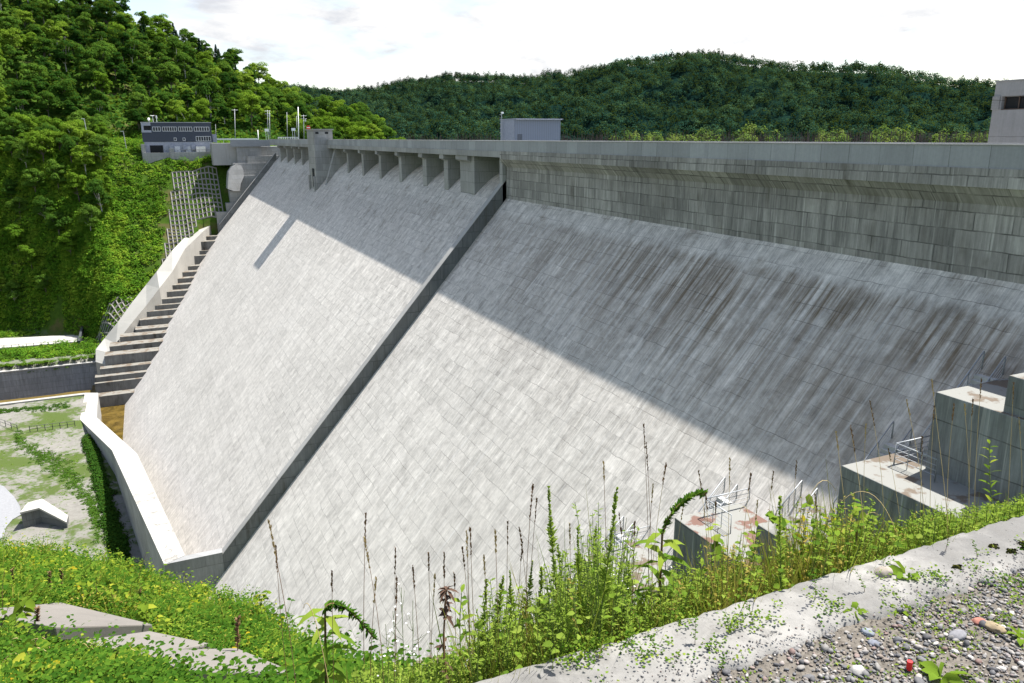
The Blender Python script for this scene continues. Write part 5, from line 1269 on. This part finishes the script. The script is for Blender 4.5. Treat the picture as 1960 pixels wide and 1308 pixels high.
# fleabane with small white flowers
for i, (px, pt, pb) in enumerate([(768, 1125, 770), (790, 1150, 782), (752, 1170, 760), (1150, 1110, 1140), (1195, 1120, 1190), (1128, 1135, 1122), (738, 1195, 745)]):
    y = 2.35; top = P3(px, pt, y); b0 = np.array([P3(pb, 1250, y)[0], y, base_z(y)]); r = empty('fleabane', tuple(b0)); tag(r, 'wispy weed with tiny white daisy flowers behind the kerb', 'weed', 'white flowered weeds behind the kerb')
    s = LB(); fl = []
    t = np.linspace(0, 1, 6)[:, None]; main = b0 + (top - b0) * t; s.stem(main, .002, .001, 0)
    for k in range(9):
        q = interp_pts(main, np.array([random.uniform(.55, .98)]))[0]; e = q + np.array([random.uniform(-.05, .05), random.uniform(-.04, .04), random.uniform(.02, .07)]); s.stem(np.array([q, (q + e) / 2 + [0, 0, -.005], e]), .0009, .0006, 0); fl.append(e)
    s.build('stem', [M_st_g], r)
    for e in fl[:6]:
        l = LB(); n = 12; an = np.linspace(0, 6.28, n); l.leaves(np.tile(e, (n, 1)), np.stack([np.cos(an), np.sin(an) * .9 - .1, np.full(n, .25)], 1),   .0045, .0024, 0, 0, (1., 1.), 0); l.build('flower', [M_white], r)
# grass stalks with seed heads: individuals
tops = [(515, 1000, 545), (528, 1048, 560), (700, 985, 690), (697, 1030, 700), (757, 1050, 775), (635, 1095, 620), (720, 1110, 715), (1232, 815, 1245), (1237, 850, 1250), (1155, 885, 1185), (1275, 890, 1272), (1337, 905, 1335), (1397, 880, 1392),
        (1437, 910, 1432), (1525, 885, 1540), (1783, 728, 1810), (1878, 725, 1850), (1665, 770, 1672), (1735, 768, 1748), (1788, 780, 1775), (1826, 775, 1815), (1846, 775, 1830), (1862, 765, 1842), (1628, 818, 1650), (1657, 815, 1655), (1765, 838, 1745),
        (1940, 735, 1905), (1950, 800, 1920), (820, 1060, 812), (850, 1062, 850), (893, 1020, 885), (885, 1050, 880), (900, 1015, 915), (948, 1018, 960), (972, 1000, 975), (994, 1012, 990), (926, 1065, 930), (1000, 1040, 1005), (870, 1100, 868), (833, 1105, 838), (1020, 930, 1030),
        (1028, 955, 1020), (1600, 830, 1625), (1640, 1020, 1640), (1480, 905, 1490), (1450, 960, 1445), (1350, 945, 1360), (1700, 860, 1715), (1250, 930, 1262), (790, 1085, 800), (760, 1110, 752), (1090, 1005, 1095), (1185, 985, 1190), (1215, 1000, 1222), (1310, 960, 1318), (1370, 960, 1372), (1560, 950, 1570)]
for i, (px, pt, pb) in enumerate(tops):
    y = 2.05 + .65 * ((i * 37) % 10) / 10; top = P3(px, pt, y); b0 = np.array([P3(pb, 1200, y)[0], y, base_z(y)]); h = top[2] - b0[2]
    r = empty('grass_stalk', tuple(b0)); px_ = 'left' if px < 900 else ('centre' if px < 1300 else 'right')
    tag(r, {'left': 'thin brown grass stalk with a seed head, before the dam face', 'centre': 'thin brown grass stalk with a seed head, near the tall green spikes', 'right': 'thin straw grass stalk with a seed head, before the landing blocks'}[px_], 'grass stalk', 'seeding grass stalks, ' + px_)
    t = np.linspace(0, 1, 9)[:, None]; bow = np.array([random.uniform(-.02, .02), random.uniform(-.02, .02), 0]); pts = b0 + (top - b0) * t + bow * np.sin(t * 3.14) * h * 2
    s = LB(); s.stem(pts, .0017, .0009, 0); s.build('stem', [M_straw if px > 1250 else M_st_b], r)
    l = LB(); n = 46; tt = 1 - rng.random(n) ** 1.3 * random.uniform(.07, .13); an = rng.uniform(0, 6.28, n); gap = (np.sin(tt * 260 + i) > -.5); P = interp_pts(pts, np.clip(tt, 0, .9999))
    l.leaves(P, np.stack([np.cos(an) * .3, np.sin(an) * .3, np.full(n, 1.)], 1), rng.uniform(.009, .016, n) * np.where(gap, 1, .5), .0048, 0, .2, (1., .8), 0); l.build('seed_head', [M_seed if i % 3 else M_straw], r)
for i, (px, pt, tipx, tipy, pb) in enumerate([(1545, 862, 1600, 940, 1490), (1700, 905, 1610, 960, 1740), (600, 1120, 580, 1165, 640), (1640, 930, 1700, 1010, 1600), (1440, 945, 1415, 980, 1460)]):
    y = 2.2 + .05 * i; b0 = np.array([P3(pb, 1200, y)[0], y, base_z(y)]); c_ = P3(px, pt - 30, y); e = P3(tipx, tipy, y); t = np.linspace(0, 1, 14)[:, None]; pts = b0 * (1 - t) ** 2 + 2 * c_ * t * (1 - t) + e * t ** 2
    r = empty('bent_straw', tuple(b0)); tag(r, 'dry pale straw bent over in an arc among the weeds', 'grass stalk', 'bent dry straws'); s = LB(); s.stem(pts, .002, .001, 0); s.build('stem', [M_straw], r)
for i, (px, py, ln) in enumerate([(150, 1262, .3), (105, 1250, .34), (190, 1255, .28), (240, 1275, .3), (60, 1275, .3), (290, 1268, .26), (335, 1290, .22), (20, 1250, .3)]):
    p = on_ground(px, py + 30); r = empty('curled_dry_grass', tuple(p)); tag(r, 'pale dry grass blade curling over in front of the concrete slabs', 'grass', 'curled dry grasses at the lower left'); s = LB()
    for k in range(3):
        w_ = random.uniform(-.5, .5) * ln; t = np.linspace(0, 1, 9); pts = np.stack([p.x + w_ * t ** 2, np.full(9, p.y) - .05 * t, p.z + ln * (1.9 * t - 1.25 * t ** 2.6)], 1); s.stem(pts, .004, .002, 0)
    s.build('blade', [M_straw], r)
for i, (px, pt, pb) in enumerate([(24, 1090, 1150), (95, 1095, 1160), (118, 1090, 1150), (72, 1165, 1215), (268, 1120, 1180), (455, 1180, 1290)]):
    p = on_ground(px, pb); top = on_y(px, pt, p.y); r = empty('brown_seed_spike', tuple(p)); tag(r, 'short brown dried seed spike standing in the weeds at the lower left', 'weed', 'brown seed spikes at the lower left')
    t = np.linspace(0, 1, 5)[:, None]; a_ = np.array(tuple(p)); pts = a_ + (np.array(tuple(top)) - a_) * t; s = LB(); s.stem(pts, .006, .004, 0); s.build('stem', [M_st_b], r)
    l = LB(); n = 110; tt = rng.uniform(.45, 1, n); an = rng.uniform(0, 6.28, n); l.leaves(interp_pts(pts, tt), np.stack([np.cos(an), np.sin(an), np.full(n, .8)], 1), .035, .012, .1, .1, (1., .7), 0); l.build('seed_head', [M_seed], r)
for i, (px, pt, pb, L, mt) in enumerate([(78, 1125, 1175, .105, 0), (40, 1150, 1195, .12, 0), (20, 1180, 1225, .1, 1), (285, 1115, 1165, .085, 0), (322, 1112, 1160, .09, 1), (215, 1105, 1150, .085, 0), (278, 1150, 1200, .1, 2), (300, 1180, 1215, .08, 2),
        (368, 1150, 1205, .1, 2), (385, 1185, 1215, .09, 2), (22, 1262, 1318, .11, 1), (62, 1262, 1312, .12, 0), (78, 1232, 1290, .12, 0), (280, 1228, 1288, .12, 0), (300, 1262, 1320, .12, 0), (150, 1080, 1130, .08, 1), (110, 1060, 1110, .09, 0), (250, 1075, 1120, .08, 1), (190, 1290, 1325, .1, 1), (420, 1240, 1290, .08, 1)]):
    p = on_ground(px, pb); top = on_y(px + Rn.uniform(-12, 12), pt, p.y); r = empty('knotweed', tuple(p)); tag(r, ['lime green knotweed with broad pointed leaves in the weeds at the lower left', 'fresh green knotweed with broad pointed leaves in the weeds at the lower left', 'yellow leaved knotweed in the weeds at the lower left'][mt], 'weed', ['lime green knotweeds', 'fresh green knotweeds', 'yellow leaved knotweeds'][mt])
    t = np.linspace(0, 1, 7)[:, None]; a_ = np.array(tuple(p)); pts = a_ + (np.array(tuple(top)) - a_) * t + np.array([Rn.uniform(-.12, .12), 0, 0]) * t ** 2; s = LB(); s.stem(pts, .006, .003, 0); s.build('stem', [M_st_b], r)
    l = LB(); n = 15; tt = np.linspace(.25, 1, n); an = np.arange(n) * 2.5 + i; l.leaves(interp_pts(pts, tt), np.stack([np.cos(an), np.sin(an), rng.uniform(-.3, .35, n)], 1), L * rng.uniform(.65, 1.15, n), L * .66, .5, .14, (1.05, .72), 0); l.build('leaves', [[L_know, L_fresh, L_yell][mt]], r)
# shrubs below the training wall, its shade put into dark leaves, green strips on the valley floor
def strip(pxs, n, r0, r1, each, size, name, mat, zf=-61.8, hgt=.8):
    xs_, ys_ = [], []
    while len(xs_) < n:
        k = Rn.randint(0, len(pxs) - 2); f = Rn.random(); (ax, ay, aw), (bx, by, bw) = pxs[k], pxs[k + 1]
        px = ax + (bx - ax) * f; py = ay + (by - ay) * f + Rn.gauss(0, 1) * (aw + (bw - aw) * f) * .5; p = on_z(px, py, zf); 
        if float(Hf(p.x, p.y)) > -70: xs_.append(p.x); ys_.append(p.y)
    V1, F1 = clumps(np.array(xs_), np.array(ys_), rng.uniform(r0, r1, n), each, size, hgt); tag(np_mesh(name, V1, F1, mat), kind='stuff')
strip([(165, 830, 5), (182, 880, 16), (200, 950, 34), (218, 1020, 40), (240, 1080, 40)], 420, .6, 1.5, 70, .2, 'shade_toned_shrubs', TONES['dark'], -61)
strip([(30, 835, 14), (80, 870, 24), (130, 905, 28), (170, 950, 34), (190, 1010, 40)], 700, .2, .8, 40, .14, 'flat_grass_clumps', TONES['mid'], -61.5, .5)
strip([(-10, 850, 30), (100, 1000, 60), (150, 870, 40), (60, 800, 20)], 420, .12, .45, 24, .12, 'gravel_flat_weeds', TONES['lime'], -61.8, .5)
strip([(-10, 787, 5), (60, 782, 5), (135, 778, 6)], 160, .3, .8, 50, .14, 'channel_side_grass', TONES['mid'], -61.8, .6)
strip([(-10, 682, 6), (60, 678, 6), (140, 670, 6), (180, 655, 10)], 300, .6, 1.3, 60, .2, 'apron_hedge', TONES['mid'], -59.5, .8)
strip([(-10, 704, 3), (80, 697, 3), (180, 685, 4)], 150, .3, .7, 50, .15, 'wall_top_grass', TONES['lime'], -60.5, .5)
